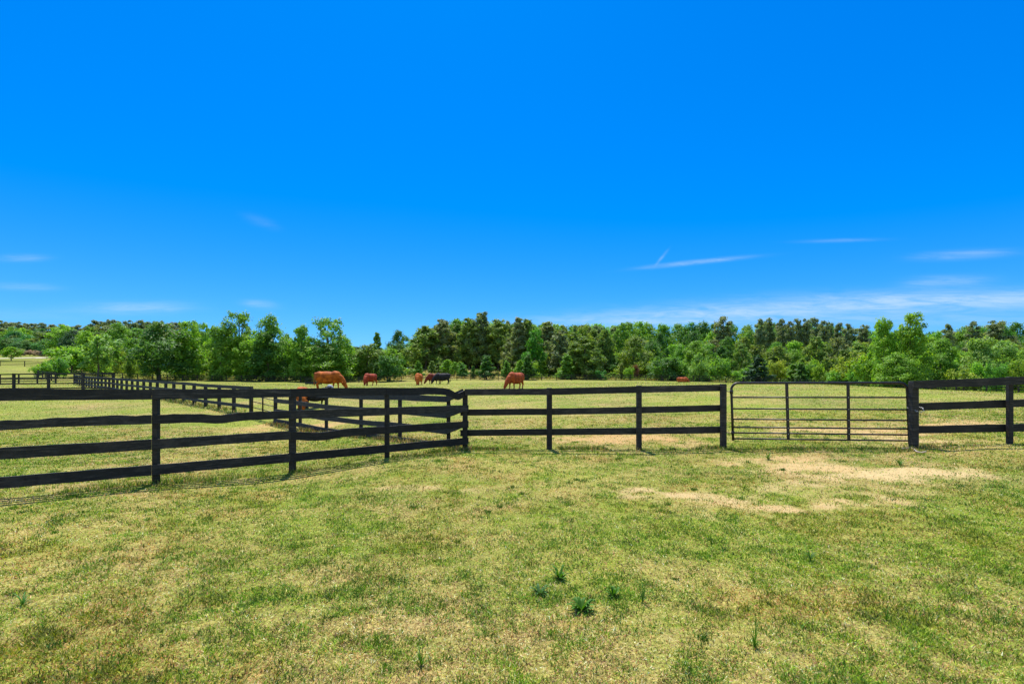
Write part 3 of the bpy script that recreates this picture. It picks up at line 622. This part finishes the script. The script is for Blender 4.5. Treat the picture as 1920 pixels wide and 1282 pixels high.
def trunk_mesh(h, r, targets, lean=.02, name='trunk', split=.3):
    mb = MB(); a = random.uniform(0, 6.3); top = Vector((math.cos(a)*h*lean, math.sin(a)*h*lean, h))
    sp = [Vector((0, 0, -.3)), Vector((0, 0, .25)), top*.3+Vector((.02*h, 0, 0)), top*.6, top*.85, top]
    mb.tube(sp, [r*1.35, r*1.05, r*.85, r*.6, r*.35, r*.08], 8)
    for tgt in targets:
        tg = Vector(tgt); s0 = sp[2].lerp(sp[4], random.random()) if split > .2 else top*random.uniform(.1, .7)
        s0 = Vector((s0.x, s0.y, min(s0.z, tg.z*.85))); md = s0.lerp(tg, .5)+Vector((0, 0, -.06*h*random.random())); mb.tube([s0, md, tg], [r*.38, r*.25, r*.06], 6)
    me = bpy.data.meshes.new(name); me.from_pydata(mb.v, [], mb.f); me.materials.append(m_bark)
    for p in me.polygons: p.use_smooth = True
    return me
PROTO = {}
def reg(kind, crown, trunk, H, Wd):
    v = np.empty(len(crown.vertices)*3, np.float32); crown.vertices.foreach_get('co', v); v = v.reshape(-1, 3)
    PROTO.setdefault(kind, []).append((crown, trunk, float(np.percentile(v[:, 2], 99.6)), 2*float(np.percentile(np.abs(v[:, 0]), 96))))
def ring_lobes(n, H, Wd, zb, prof, lr, flat=.8, rr=random):
    out = []
    for i in range(n):
        f = (i+.5)/n; h = zb+(1-zb)*f; pr = prof(f)*Wd/2; a = i*2.399+rr.uniform(-.4, .4); rad = pr*rr.uniform(.25, .85)
        l = lr*Wd*rr.uniform(.75, 1.25)*(.6+.5*prof(f)); out.append((math.cos(a)*rad, math.sin(a)*rad, H*h-l*.6, l, l, l*flat))
    return out
# broad round tree
for s in range(3):
    lb = ring_lobes(22, 10, 9, .22, lambda f: math.sin(math.pi*min(1, .22+f*.80))**.6, .20); PROTO_l = [l[:3] for l in lb[::3]]
    reg('broad', crown_mesh(lb, 11000, .155, 1.15, 'crown', m_leaf), trunk_mesh(8.2, .26, PROTO_l), 10, 9)
# tall, lobed, leafy to the ground
for s in range(3):
    lb = ring_lobes(26, 10, 6.6, .10, lambda f: (1-.55*f**2.2)*min(1, .6+f*2), .19, .95)
    reg('tall', crown_mesh(lb, 11000, .15, 1.15, 'crown', m_leaf, 10, .32), trunk_mesh(9, .18, [l[:3] for l in lb[::4]]), 10, 6.6)
# open spreading tree with sky gaps
for s in range(2):
    lb = ring_lobes(20, 10, 8.5, .35, lambda f: math.sin(math.pi*min(1, .25+f*.72))**.5, .125, .8)
    reg('open', crown_mesh(lb, 6000, .15, 1.1, 'crown', m_leaf, 7, .42), trunk_mesh(8.8, .22, [l[:3] for l in lb]), 10, 8.5)
# tall round-topped pine
for s in range(3):
    lb = ring_lobes(18, 10, 4.2, .42, lambda f: math.sin(math.pi*min(1, .28+f*.68))**.6, .19, .62)
    reg('pine', crown_mesh(lb, 6500, .13, 1.5, 'crown', m_needle, 8, .46, .8, .9, .3), trunk_mesh(9.6, .17, [l[:3] for l in lb[::2]]), 10, 4.2)
# dense younger pine with upright shoots
for s in range(3):
    lb = []
    for i in range(30):
        f = i/30; rad = 2.5*(1-f**2.6)**.8*random.uniform(.35, 1)+.1; a = i*2.399; l = .55+.35*(1-f); lb.append((math.cos(a)*rad, math.sin(a)*rad, 1.2+8.3*f, l, l, l*1.25))
    reg('youngpine', crown_mesh(lb, 8000, .13, 1.9, 'crown', m_needle, 9, .42, .2, 1.2, .32), trunk_mesh(9.8, .13, [l[:3] for l in lb[::3]]), 10, 5.2)
# spiky open pine
for s in range(2):
    lb = []
    for i in range(34):
        f = i/34; rad = 1.7*(1-f)**.8*random.uniform(.7, 1)+.05; a = i*2.399; lb.append((math.cos(a)*rad, math.sin(a)*rad, 2.0+7.8*f, .42, .42, .5))
    reg('spikypine', crown_mesh(lb, 4200, .11, 2.3, 'crown', m_needle, 6, .5, .1, 1.2, .3), trunk_mesh(9.9, .12, [l[:3] for l in lb[::2]]), 10, 4.2)
# conical evergreen bush
for s in range(2):
    lb = []
    for i in range(24):
        f = i/24; rad = .85*(1-f)**.6*random.uniform(.3, .9); a = i*2.399; l = .42*(1-.45*f); lb.append((math.cos(a)*rad, math.sin(a)*rad, .35+3.3*f, l, l, l*1.1))
    reg('cone', crown_mesh(lb, 5000, .075, 1.3, 'crown', m_leaf, 8, .36), trunk_mesh(3.6, .06, []), 4, 2.5)
# round bush and loose shrub
for s in range(3):
    lb = [(random.uniform(-1, 1)*1.15, random.uniform(-1, 1)*1.15, random.uniform(.4, 1.9), .75, .75, .7) for i in range(12)]+[(0, 0, 2.1, .7, .7, .6)]
    reg('bush', crown_mesh(lb, 5200, .085, 1.2, 'crown', m_leaf, 9, .34), trunk_mesh(1.8, .07, [l[:3] for l in lb[:6]], split=.1), 2.9, 3.8)
for s in range(3):
    lb = [(random.uniform(-1, 1)*1.0, random.uniform(-1, 1)*1.0, random.uniform(.4, 2.6), .5, .5, .65) for i in range(15)]
    reg('shrub', crown_mesh(lb, 3600, .085, 1.4, 'crown', m_leaf, 7, .5, .4, 1.1, .35), trunk_mesh(2.6, .05, [l[:3] for l in lb[:9]], split=.1), 3.2, 3.0)
# sapling on a clear stem
lb = ring_lobes(14, 4, 2.4, .28, lambda f: math.sin(math.pi*min(1, .22+f*.70))**.8, .2, 1.15)
reg('sapling', crown_mesh(lb, 3200, .09, 1.3, 'crown', m_leaf, 7, .4), trunk_mesh(3.6, .06, [l[:3] for l in lb[::2]]), 4, 2.4)

BR = (.23, .41, .035); MG = (.18, .345, .038); DG = (.095, .21, .036); YG = (.29, .385, .045); OL = (.20, .29, .055); PN = (.22, .275, .115); BD = (.06, .13, .06); RB = (.20, .10, .05); PK = (.38, .28, .22); LG = (.25, .40, .08)
NAMES = dict(broad='broadleaf_tree', tall='broadleaf_tree', open='broadleaf_tree', pine='pine_tree', youngpine='pine_tree', spikypine='pine_tree', cone='evergreen_bush', bush='bush', shrub='shrub', sapling='sapling')
CATS = dict(broad='tree', tall='tree', open='tree', pine='pine tree', youngpine='pine tree', spikypine='pine tree', cone='bush', bush='bush', shrub='shrub', sapling='tree')
cnt = 0
def tree(px, Y, ytop, hwpx, kind, col, label, group=None, var=None, jitter=.06, rec=None):
    global cnt; cnt += 1; rr = random.Random(cnt*7919+3); cr, tk, H, Wd = PROTO[kind][(cnt if var is None else var) % len(PROTO[kind])]
    x = XP(px, Y); z = tz(x, Y); top = ZP(ytop, Y); h = max(top-z, .6); sw = 2*hwpx*Y/F/Wd
    o = empty(NAMES[kind], (x, Y, z), rr.uniform(0, 6.28)); o.scale = (sw, sw, h/H); tag(o, label, CATS[kind], group)
    c = link('crown', cr, o); j = rr.uniform(1-jitter, 1+jitter); c.color = (col[0]*j*rr.uniform(1-jitter, 1+jitter), col[1]*j, col[2]*j, 1)
    link('trunk', tk, o)
    if rec: REC.append((rec, px, o))
    return o
# --- trees one can pick out (px, distance, top y, half width px, kind, colour, label)
T = [
 (298, 103, 606, 47, 'broad', DG, 'dark round-crowned tree on a thick bare trunk at the boundary fence'),
 (352, 107, 603, 27, 'tall', BR, 'light green leafy tree just right of the dark round tree'),
 (378, 118, 606, 20, 'open', BR, 'thin airy tree top between two leafy trees left of centre'),
 (415, 106, 611, 25, 'tall', MG, 'mid green tree with drooping foliage left of the tallest left clump'),
 (450, 109, 586, 36, 'open', MG, 'tallest airy tree of the left clump with ragged top'),
 (463, 105, 640, 24, 'tall', BR, 'lower bright tree in front of the tallest left clump'),
 (506, 106, 592, 33, 'broad', MG, 'full domed tree at the right end of the left clump'),
 (500, 104, 625, 30, 'tall', DG, 'dark leafy tree in front of the domed tree'),
 (538, 112, 628, 16, 'tall', BR, 'slim tree filling the dip right of the domed tree'),
 (564, 107, 611, 22, 'tall', MG, 'narrow tree left of the airy spreading tree'),
 (614, 108, 596, 38, 'open', MG, 'airy spreading tree with sky gaps above the large orange cow'),
 (604, 106, 640, 38, 'broad', MG, 'low wide tree beneath the airy spreading tree'),
 (645, 112, 634, 30, 'broad', BR, 'rounded tree sloping down right of the airy spreading tree'),
 (707, 118, 624, 12, 'spikypine', MG, 'thin wispy tree poking above the low trees left of centre'),
 (690, 114, 646, 26, 'tall', OL, 'olive green tree left of the dense dark bush'),
 (747, 150, 620, 22, 'broad', DG, 'dark domed tree standing alone in the skyline dip'),
 (738, 122, 655, 22, 'tall', BR, 'light green tree below the dark domed tree'),
 (731, 107, 668, 22, 'bush', DG, 'dense dark green bush at the boundary fence left of centre'),
 (706, 107, 680, 8, 'cone', DG, 'narrow dark evergreen beside the dense dark bush'),
 (138, 158, 620, 24, 'broad', BD, 'very dark blue-green evergreen tree behind the bright shrubs'),
 (184, 96, 627, 25, 'sapling', LG, 'pale green tree with a clear thin trunk at the left'),
 (222, 125, 607, 27, 'broad', MG, 'mid green domed tree left of the dark round tree'),
 (165, 140, 622, 22, 'tall', BR, 'bright green tree right of the very dark evergreen'),
 (122, 165, 611, 26, 'broad', BR, 'bright green crown above the very dark evergreen'),
 (30, 190, 622, 28, 'broad', (.08, .25, .07), 'blue-green crown at the left picture edge'),
 (98, 152, 652, 9, 'bush', YG, 'small clipped round yellow-green bush above the track'),
 (21, 134, 650, 12, 'sapling', BR, 'bright young tree standing alone by the pale track'),
 (85, 84, 677, 14, 'bush', BR, 'left bright green bush of the pair beside the pen fence'),
 (108, 86, 672, 16, 'bush', (.12, .3, .04), 'right bright green bush of the pair beside the pen fence'),
 (135, 105, 650, 30, 'bush', BR, 'large bright leafy bush below the very dark evergreen'),
 (880, 128, 598, 32, 'youngpine', OL, 'dark olive pine left of the highest centre pine'),
 (903, 130, 587, 28, 'youngpine', PN, 'highest brownish pine at the centre skyline'),
 (855, 135, 598, 22, 'tall', MG, 'green rounded crown among the centre pines'),
 (830, 128, 600, 32, 'youngpine', PN, 'grey-brown pine on the left shoulder of the centre pines'),
 (798, 126, 612, 34, 'youngpine', OL, 'olive pine at the left end of the centre pines'),
 (935, 128, 600, 30, 'youngpine', OL, 'olive pine right of the highest centre pine'),
 (952, 136, 602, 11, 'spikypine', PN, 'thin brown-tipped pine between two darker pines'),
 (972, 128, 596, 19, 'spikypine', PN, 'left of two spiky open pines on the skyline'),
 (988, 130, 599, 22, 'spikypine', OL, 'right of two spiky open pines on the skyline'),
 (1027, 130, 604, 24, 'spikypine', PN, 'spiky grey pine right of the twin spiky pines'),
 (1003, 120, 620, 20, 'tall', (.10, .30, .03), 'rich green crown below the twin spiky pines'),
 (1098, 112, 632, 34, 'youngpine', OL, 'large dark olive pine reaching the ground right of centre'),
 (1078, 113, 640, 26, 'youngpine', OL, 'olive pine just left of the large dark olive pine'),
 (1050, 122, 620, 28, 'youngpine', PN, 'greyish bushy pine left of the large olive pine'),
 (1092, 135, 612, 18, 'tall', YG, 'yellow-green crown behind the large olive pine'),
 (1188, 118, 632, 28, 'broad', (.21, .29, .04), 'yellowish domed tree above the red-brown bush'),
 (1222, 122, 638, 20, 'broad', DG, 'dark tree touching the yellowish domed tree'),
 (1243, 103, 670, 25, 'bush', DG, 'large round dark green bush left of the far cow'),
 (1279, 104, 676, 20, 'bush', MG, 'mid green bush directly behind the far cow'),
 (1312, 100, 663, 17, 'bush', LG, 'pale green tall bush right of the far cow'),
 (1193, 110, 684, 6, 'bush', RB, 'small red-brown bush under the yellowish domed tree'),
 (1180, 105, 689, 9, 'shrub', BR, 'small bright shrub in front of the red-brown bush'),
 (912, 108, 667, 15, 'cone', (.08, .21, .035), 'broad conical evergreen left of the rust red cow'),
 (990, 107, 665, 11, 'cone', DG, 'dark conical evergreen right of the rust red cow'),
 (975, 109, 676, 10, 'cone', BR, 'bright conical evergreen directly behind the rust red cow'),
 (950, 110, 677, 8, 'cone', MG, 'slim green evergreen just left of the rust red cow'),
 (1063, 110, 665, 14, 'cone', MG, 'bluish green conical tree left of the large olive pine'),
 (868, 112, 682, 9, 'cone', (.11, .29, .04), 'small bright conical evergreen on the dry slope'),
 (887, 110, 686, 5, 'cone', DG, 'tiny dark conical evergreen on the dry slope'),
 (784, 112, 677, 8, 'cone', MG, 'slender evergreen above the bright orange cow'),
 (838, 118, 675, 12, 'cone', BR, 'bright green sapling above the black cow'),
 (852, 114, 678, 7, 'sapling', MG, 'little round-topped sapling on the dry slope'),
 (1127, 106, 694, 9, 'shrub', (.10, .31, .06), 'small bright bush at the foot of the large olive pine'),
 (1420, 93, 668, 17, 'cone', BD, 'dark conical evergreen behind the left part of the gate'),
 (1457, 104, 650, 25, 'youngpine', OL, 'broad dark pine just right of the dark conical evergreen'),
 (1502, 90, 682, 11, 'cone', DG, 'dark narrow bush behind the middle of the gate'),
 (1348, 105, 670, 18, 'bush', MG, 'green bush behind the left end of the gate'),
 (1530, 105, 632, 26, 'youngpine', OL, 'olive pine behind the middle of the gate'),
 (1570, 110, 635, 26, 'youngpine', PN, 'brownish pine left of the twin bright trees'),
 (1658, 76, 598, 23, 'tall', BR, 'left of the two tall bright green trees behind the gate'),
 (1708, 74, 589, 29, 'tall', BR, 'right and tallest of the two tall bright green trees behind the gate'),
 (1684, 72, 662, 30, 'broad', MG, 'lower leafy tree between the two tall bright green trees'),
 (1640, 80, 650, 26, 'bush', BR, 'bright bush at the left foot of the two tall bright trees'),
 (1600, 88, 660, 28, 'bush', YG, 'yellow-green bank of leaves left of the two tall bright trees'),
 (1765, 78, 636, 26, 'tall', MG, 'mid green tree just right of the two tall bright trees'),
 (1845, 78, 634, 26, 'tall', LG, 'pale silvery tree above the right-hand fence'),
 (1882, 80, 640, 34, 'broad', LG, 'wide pale green tree near the right picture edge'),
 (1868, 66, 682, 15, 'shrub', (.15, .34, .04), 'bright green bush just above the right-hand fence'),
 (1806, 70, 690, 20, 'bush', YG, 'low yellowish bush above the right-hand fence'),
 (1915, 68, 676, 18, 'bush', YG, 'yellow-green bush at the right picture edge'),
 (1357, 170, 594, 17, 'pine', PN, 'dark domed pine standing above the forest left of the gate'),
 (1868, 150, 601, 20, 'pine', PN, 'dark domed pine on the skyline near the right edge'),
 (1778, 150, 608, 10, 'pine', PN, 'small greyish round pine top right of the twin bright trees'),
 (1826, 155, 603, 11, 'pine', PN, 'small greyish round pine top left of the dark domed pine'),
 (1620, 165, 609, 13, 'pine', PN, 'lone round pine top left of the twin bright trees'),
 (1496, 170, 598, 10, 'pine', PN, 'round-topped pine above the middle of the gate'),
]
REC = []
for a in T:
    if 780 < a[0] < 960 and 126 <= a[1] <= 136: a = (a[0], a[1]+14)+a[2:]
    tree(*a)
for px, yt, hw in ((1425, 599, 11), (1441, 596, 13), (1466, 598, 10), (1482, 603, 9), (1512, 598, 11), (1527, 596, 12), (1545, 602, 10), (1556, 604, 9), (1573, 606, 10), (1590, 608, 10)):
    tree(px, 168+random.uniform(-6, 6), yt, hw, 'pine', PN, '', 'round-topped pines behind the gate', rec='round-topped pine on the skyline')
for px in list(range(-60, 340, 11)):
    yt = np.interp(px, [-60, 0, 60, 110, 140, 180, 215, 240, 260, 300, 330, 400], [604, 601, 604, 609, 612, 603, 599, 603, 602, 601, 606, 608])+random.uniform(-2, 4)
    tree(px+random.uniform(-4, 4), 235+random.uniform(-12, 12), yt, random.uniform(9, 13), 'pine', PN, '', 'pines along the far left skyline', rec='tall pine in the far row on the skyline')
# forest fill
ENV = ([-100, 0, 60, 110, 150, 180, 215, 260, 330, 380, 450, 550, 620, 660, 720, 770, 800, 830, 880, 930, 960, 1000, 1050, 1100, 1150, 1200, 1240, 1300, 1350, 1400, 1450, 1500, 1550, 1600, 1650, 1760, 1800, 1850, 1920, 2000],
       [612, 612, 615, 618, 620, 612, 610, 614, 618, 618, 622, 640, 645, 650, 650, 640, 618, 606, 601, 604, 607, 606, 607, 607, 608, 603, 607, 604, 604, 607, 605, 606, 608, 614, 617, 622, 614, 609, 605, 605])
def forest(n, Y0, Y1, drop0, drop1, kinds, x0=-80, x1=2000, lab='', grp='', wr=(13, 24), row=''):
    for i in range(n):
        px = x0+(x1-x0)*(i+random.uniform(.1, .9))/n; Y = random.uniform(Y0, Y1); k, c = random.choice(kinds)
        if px < 130 and Y < 170: continue
        if 750 < px < 965 and Y < 146: Y += 16
        yt = np.interp(px, *ENV)+random.uniform(drop0, drop1); tree(px, Y, yt, random.uniform(*wr), k, c, '', grp[k], jitter=.14, rec=lab[k]+' '+row)
LB = dict(broad='broad leafy crown', tall='upright leafy tree', pine='dark pine crown', youngpine='bushy olive pine', spikypine='thin spiky pine')
GR = dict(broad='broad leafy trees of the far forest', tall='upright leafy trees of the far forest', pine='pines of the far forest', youngpine='bushy pines of the far forest', spikypine='spiky pines of the far forest')
forest(84, 205, 225, 0, 4, [('broad', MG), ('broad', (.09, .22, .03)), ('tall', MG), ('pine', PN), ('broad', BR)], lab=LB, grp=GR, wr=(18, 28), row='on the skyline')
forest(46, 172, 190, 10, 26, [('broad', MG), ('tall', BR), ('youngpine', OL), ('broad', DG), ('broad', (.17, .32, .04))], lab=LB, grp=GR, row='below the skyline')
forest(46, 148, 162, 26, 42, [('broad', (.11, .26, .03)), ('tall', BR), ('youngpine', OL), ('youngpine', PN), ('broad', YG)], x0=350, lab=LB, grp=GR, wr=(14, 22), row='halfway up the wood')
forest(26, 138, 150, 0, 7, [('youngpine', PN), ('youngpine', OL), ('tall', MG), ('broad', MG)], x0=790, x1=1170, lab=LB, grp=GR, wr=(20, 28), row='at the top of the wood')
forest(22, 132, 137, 10, 26, [('youngpine', OL), ('youngpine', PN), ('youngpine', OL), ('tall', MG)], x0=790, x1=1150, lab=LB, grp=GR, wr=(18, 26), row='high in the wood')
forest(34, 126, 140, 36, 56, [('youngpine', OL), ('youngpine', OL), ('tall', MG), ('broad', MG), ('youngpine', DG)], x0=770, x1=1640, lab=LB, grp=GR, wr=(16, 24), row='low in the wood')
forest(16, 100, 120, 28, 55, [('tall', MG), ('broad', BR), ('youngpine', OL), ('broad', MG)], x0=1580, x1=2010, lab=LB, grp=GR, wr=(18, 28), row='at the wood edge')
forest(10, 112, 124, 26, 50, [('tall', MG), ('broad', BR)], x0=320, x1=700, lab=LB, grp=GR, wr=(18, 26), row='behind the left clump')
forest(12, 160, 185, 2, 22, [('broad', MG), ('tall', BR), ('broad', DG)], x0=620, x1=810, lab=LB, grp=GR, wr=(15, 22), row='closing the skyline dip')
# shrubs along the far edge of the field
def edge(n, x0, x1, Yf, y0, y1, kinds, lab, grp, wr=(8, 16)):
    for i in range(n):
        px = x0+(x1-x0)*(i+random.uniform(.1, .9))/n; Y = float(np.interp(px, [0, 230, 480, 960, 1100, 1300, 1500, 1650, 1850, 2000], [92, 103, 105, 108, 107, 101, 89, 77, 65, 58]))+random.uniform(*Yf)
        k, c = random.choice(kinds); tree(px, Y, random.uniform(y0, y1), random.uniform(*wr), k, c, '', grp, jitter=.15, rec=lab)
edge(15, 150, 290, (2, 22), 652, 690, [('shrub', YG), ('bush', YG), ('shrub', BR), ('bush', LG)], 'yellow-green shrub beneath the trees', 'yellow-green shrubs at the left')
edge(12, 330, 700, (3, 12), 672, 698, [('shrub', BR), ('bush', BR), ('shrub', YG), ('shrub', DG)], 'leafy shrub under the left tree clump', 'shrubs under the left tree clump')
edge(24, 760, 1190, (3, 16), 672, 700, [('cone', MG), ('cone', BR), ('shrub', BR), ('shrub', MG), ('cone', OL)], 'young bush at the foot of the pines', 'young growth below the centre pines', (5, 11))
edge(26, 1200, 1660, (2, 14), 668, 698, [('shrub', BR), ('bush', MG), ('shrub', MG), ('shrub', YG), ('cone', MG), ('bush', BR)], 'leafy shrub on the field edge', 'shrubs behind the gate', (10, 18))
edge(14, 1660, 1990, (2, 12), 668, 700, [('shrub', BR), ('bush', MG), ('bush', LG), ('shrub', YG)], 'leafy shrub on the far field edge', 'shrubs above the right-hand fence', (12, 20))
for i in range(7): tree(38+i*9, 160+random.uniform(-2, 2), 656+random.uniform(-2, 3), 8, 'bush', PK, '', 'greyish pink hedge shrubs', rec='greyish pink shrub in the low hedge')
for i in range(9): tree(-40+i*18, 172+random.uniform(-3, 3), 638+random.uniform(-6, 8), 15, 'broad', random.choice([(.08, .22, .06), DG, (.10, .26, .07)]), '', 'blue-green trees behind the track', rec='blue-green tree in the row behind the track')

# labels: what it is, the landmark it stands over, and its turn there
LM = [(-200, 'at the left edge'), (60, 'by the dark evergreen'), (200, 'left of the dark round tree'), (270, 'behind the dark round tree'), (340, 'near the tallest left clump'), (520, 'over the orange cow'), (660, 'in the skyline dip'),
      (770, 'above the black cow'), (870, 'under the highest pine'), (960, 'near the twin spiky pines'), (1070, 'near the large olive pine'), (1160, 'near the yellowish domed tree'),
      (1240, 'above the lone far cow'), (1330, 'above the gate hinge'), (1410, 'above the left half of the gate'), (1500, 'above the middle of the gate'), (1600, 'by the twin bright trees'), (1750, 'above the right fence'), (1860, 'at the right edge')]
BUCK = {}
for r_, px, o in REC:
    lm = [t_ for p_, t_ in LM if px >= p_][-1]; BUCK.setdefault((r_, lm), []).append((px, o))
ORD = ['first', 'second', 'third', 'fourth', 'fifth', 'sixth', 'seventh', 'eighth', 'ninth', 'tenth', 'eleventh', 'twelfth', 'thirteenth', 'fourteenth', 'fifteenth', 'sixteenth', 'seventeenth', 'eighteenth', 'nineteenth', 'twentieth']
for (r_, lm), L_ in BUCK.items():
    L_.sort(key=lambda q: q[0]); n_ = len(L_)
    for i, (px, o) in enumerate(L_):
        if n_ == 1: tx = r_+' '+lm
        elif n_ == 2: tx = ('left ' if i == 0 else 'right ')+r_+' '+lm
        else: tx = ORD[i]+'-from-left '+r_+' '+lm
        o['label'] = tx

# rough undergrowth behind the boundary fence
def under(n):
    px = rng.uniform(-100, 2100, n); Yf = np.interp(px, [0, 230, 480, 960, 1100, 1300, 1500, 1650, 1850, 2000], [95, 104, 106, 109, 108, 102, 90, 78, 66, 60]); Y = Yf+rng.uniform(0, 1, n)**1.3*26; X = (px-CX)/F*Y
    d = fbm(X*.16, Y*.16, 15, 3); k = (d > .40) & ~((px < 70) & (Y < 125)); X, Y, d, px = X[k], Y[k], d[k], px[k]; n = len(X)
    gold = (np.exp(-((px-850)/170)**2) > rng.random(n)*1.1) | (rng.random(n) < .38)
    base = np.where(gold[:, None], np.array([.42, .33, .12]), np.array([.17, .27, .04]))*rng.uniform(.6, 1.3, (n, 1))
    z = terr(X, Y)+rng.random(n)*np.where(gold, .5, 1.1)*(d*1.6)
    v, f, c = leafquads(np.stack([X, Y, z], 1), rng.normal(size=(n, 3))+np.array([0, 0, .6]), rng.uniform(.07, .16, n), 1.7, base); return v, f, c
v, f, c = under(60000); tag(link('undergrowth', mesh_np('undergrowth', v, f, m_grass, False, c)), 'rough undergrowth and dry grass behind the boundary fence', 'undergrowth', None, 'stuff')

# ------------------------------------------------------------------ weeds in the foreground
def weed(px, y, r, h, n, col, label, spiky=False):
    r *= .88; n = int(n*1.3)
    Y = F*EYE/(y-HY); x = XP(px, Y); g = tz(x, Y); V = []; Fc = []; Cc = []
    for i in range(n):
        a = i*2.399+random.uniform(-.3, .3); L = r*random.uniform(.6, 1.1); hh = h*random.uniform(.25, 1.4); w = r*(.045 if spiky else .105)*random.uniform(.7, 1.3)
        d = Vector((math.cos(a), math.sin(a), 0)); sd = Vector((-d.y, d.x, 0)); b0 = len(V); k = 5
        for j in range(k+1):
            f_ = j/k; c = d*(L*f_**(.8 if not spiky else 1.4))+Vector((0, 0, hh*math.sin(f_*(2.0 if not spiky else 1.45))*1.0)); ww = w*math.sin(math.pi*min(.97, .12+f_*.85))
            V += [tuple(c-sd*ww), tuple(c+Vector((0, 0, -ww*.3))), tuple(c+sd*ww)]; s = random.uniform(.85, 1.15); Cc += [(col[0]*s, col[1]*s, col[2]*s, 1)]*3
            if j: q = b0+(j-1)*3; Fc += [(q, q+1, q+4, q+3), (q+1, q+2, q+5, q+4)]
    o = link('weed', mesh_np('weed', V, Fc, m_grass, True, Cc)); o.location = (x, Y, g-.004); tag(o, label, 'weed', 'weeds in the foreground grass'); return o
WG = (.065, .175, .010)
weed(1090, 1143, .115, .055, 34, WG, 'largest dark green rosette weed in the foreground right of centre')
weed(1150, 1116, .075, .06, 24, WG, 'compact dark green rosette weed just right of the largest one')
weed(1050, 1085, .09, .07, 22, WG, 'spreading rosette weed above and left of the largest one')
weed(1012, 1112, .085, .04, 18, (.06, .15, .03), 'flat pale rosette weed left of the largest one')
weed(1205, 1128, .06, .12, 16, (.06, .14, .025), 'upright grassy tuft right of the compact rosette', True)
weed(1415, 1212, .06, .12, 18, WG, 'dark spiky tuft alone near the lower right foreground', True)
weed(1662, 1160, .05, .08, 14, WG, 'small spiky tuft in the right foreground', True)
weed(42, 1135, .09, .06, 16, (.07, .2, .03), 'bright green weed near the left picture edge', True)
weed(1440, 869, .14, .12, 20, WG, 'dark green tuft on the bare earth in front of the gate', True)
weed(1687, 888, .13, .1, 18, WG, 'dark green tuft beside the pale bare patch before the right fence', True)
weed(1520, 1050, .08, .07, 18, (.07, .16, .03), 'mid green tuft in the middle of the right foreground', True)
weed(790, 1248, .07, .08, 14, WG, 'low tuft at the bottom edge left of centre', True)

# ------------------------------------------------------------------ clean-up of parents: no unit changes needed
print('objects', len(bpy.data.objects), 'trees', cnt)
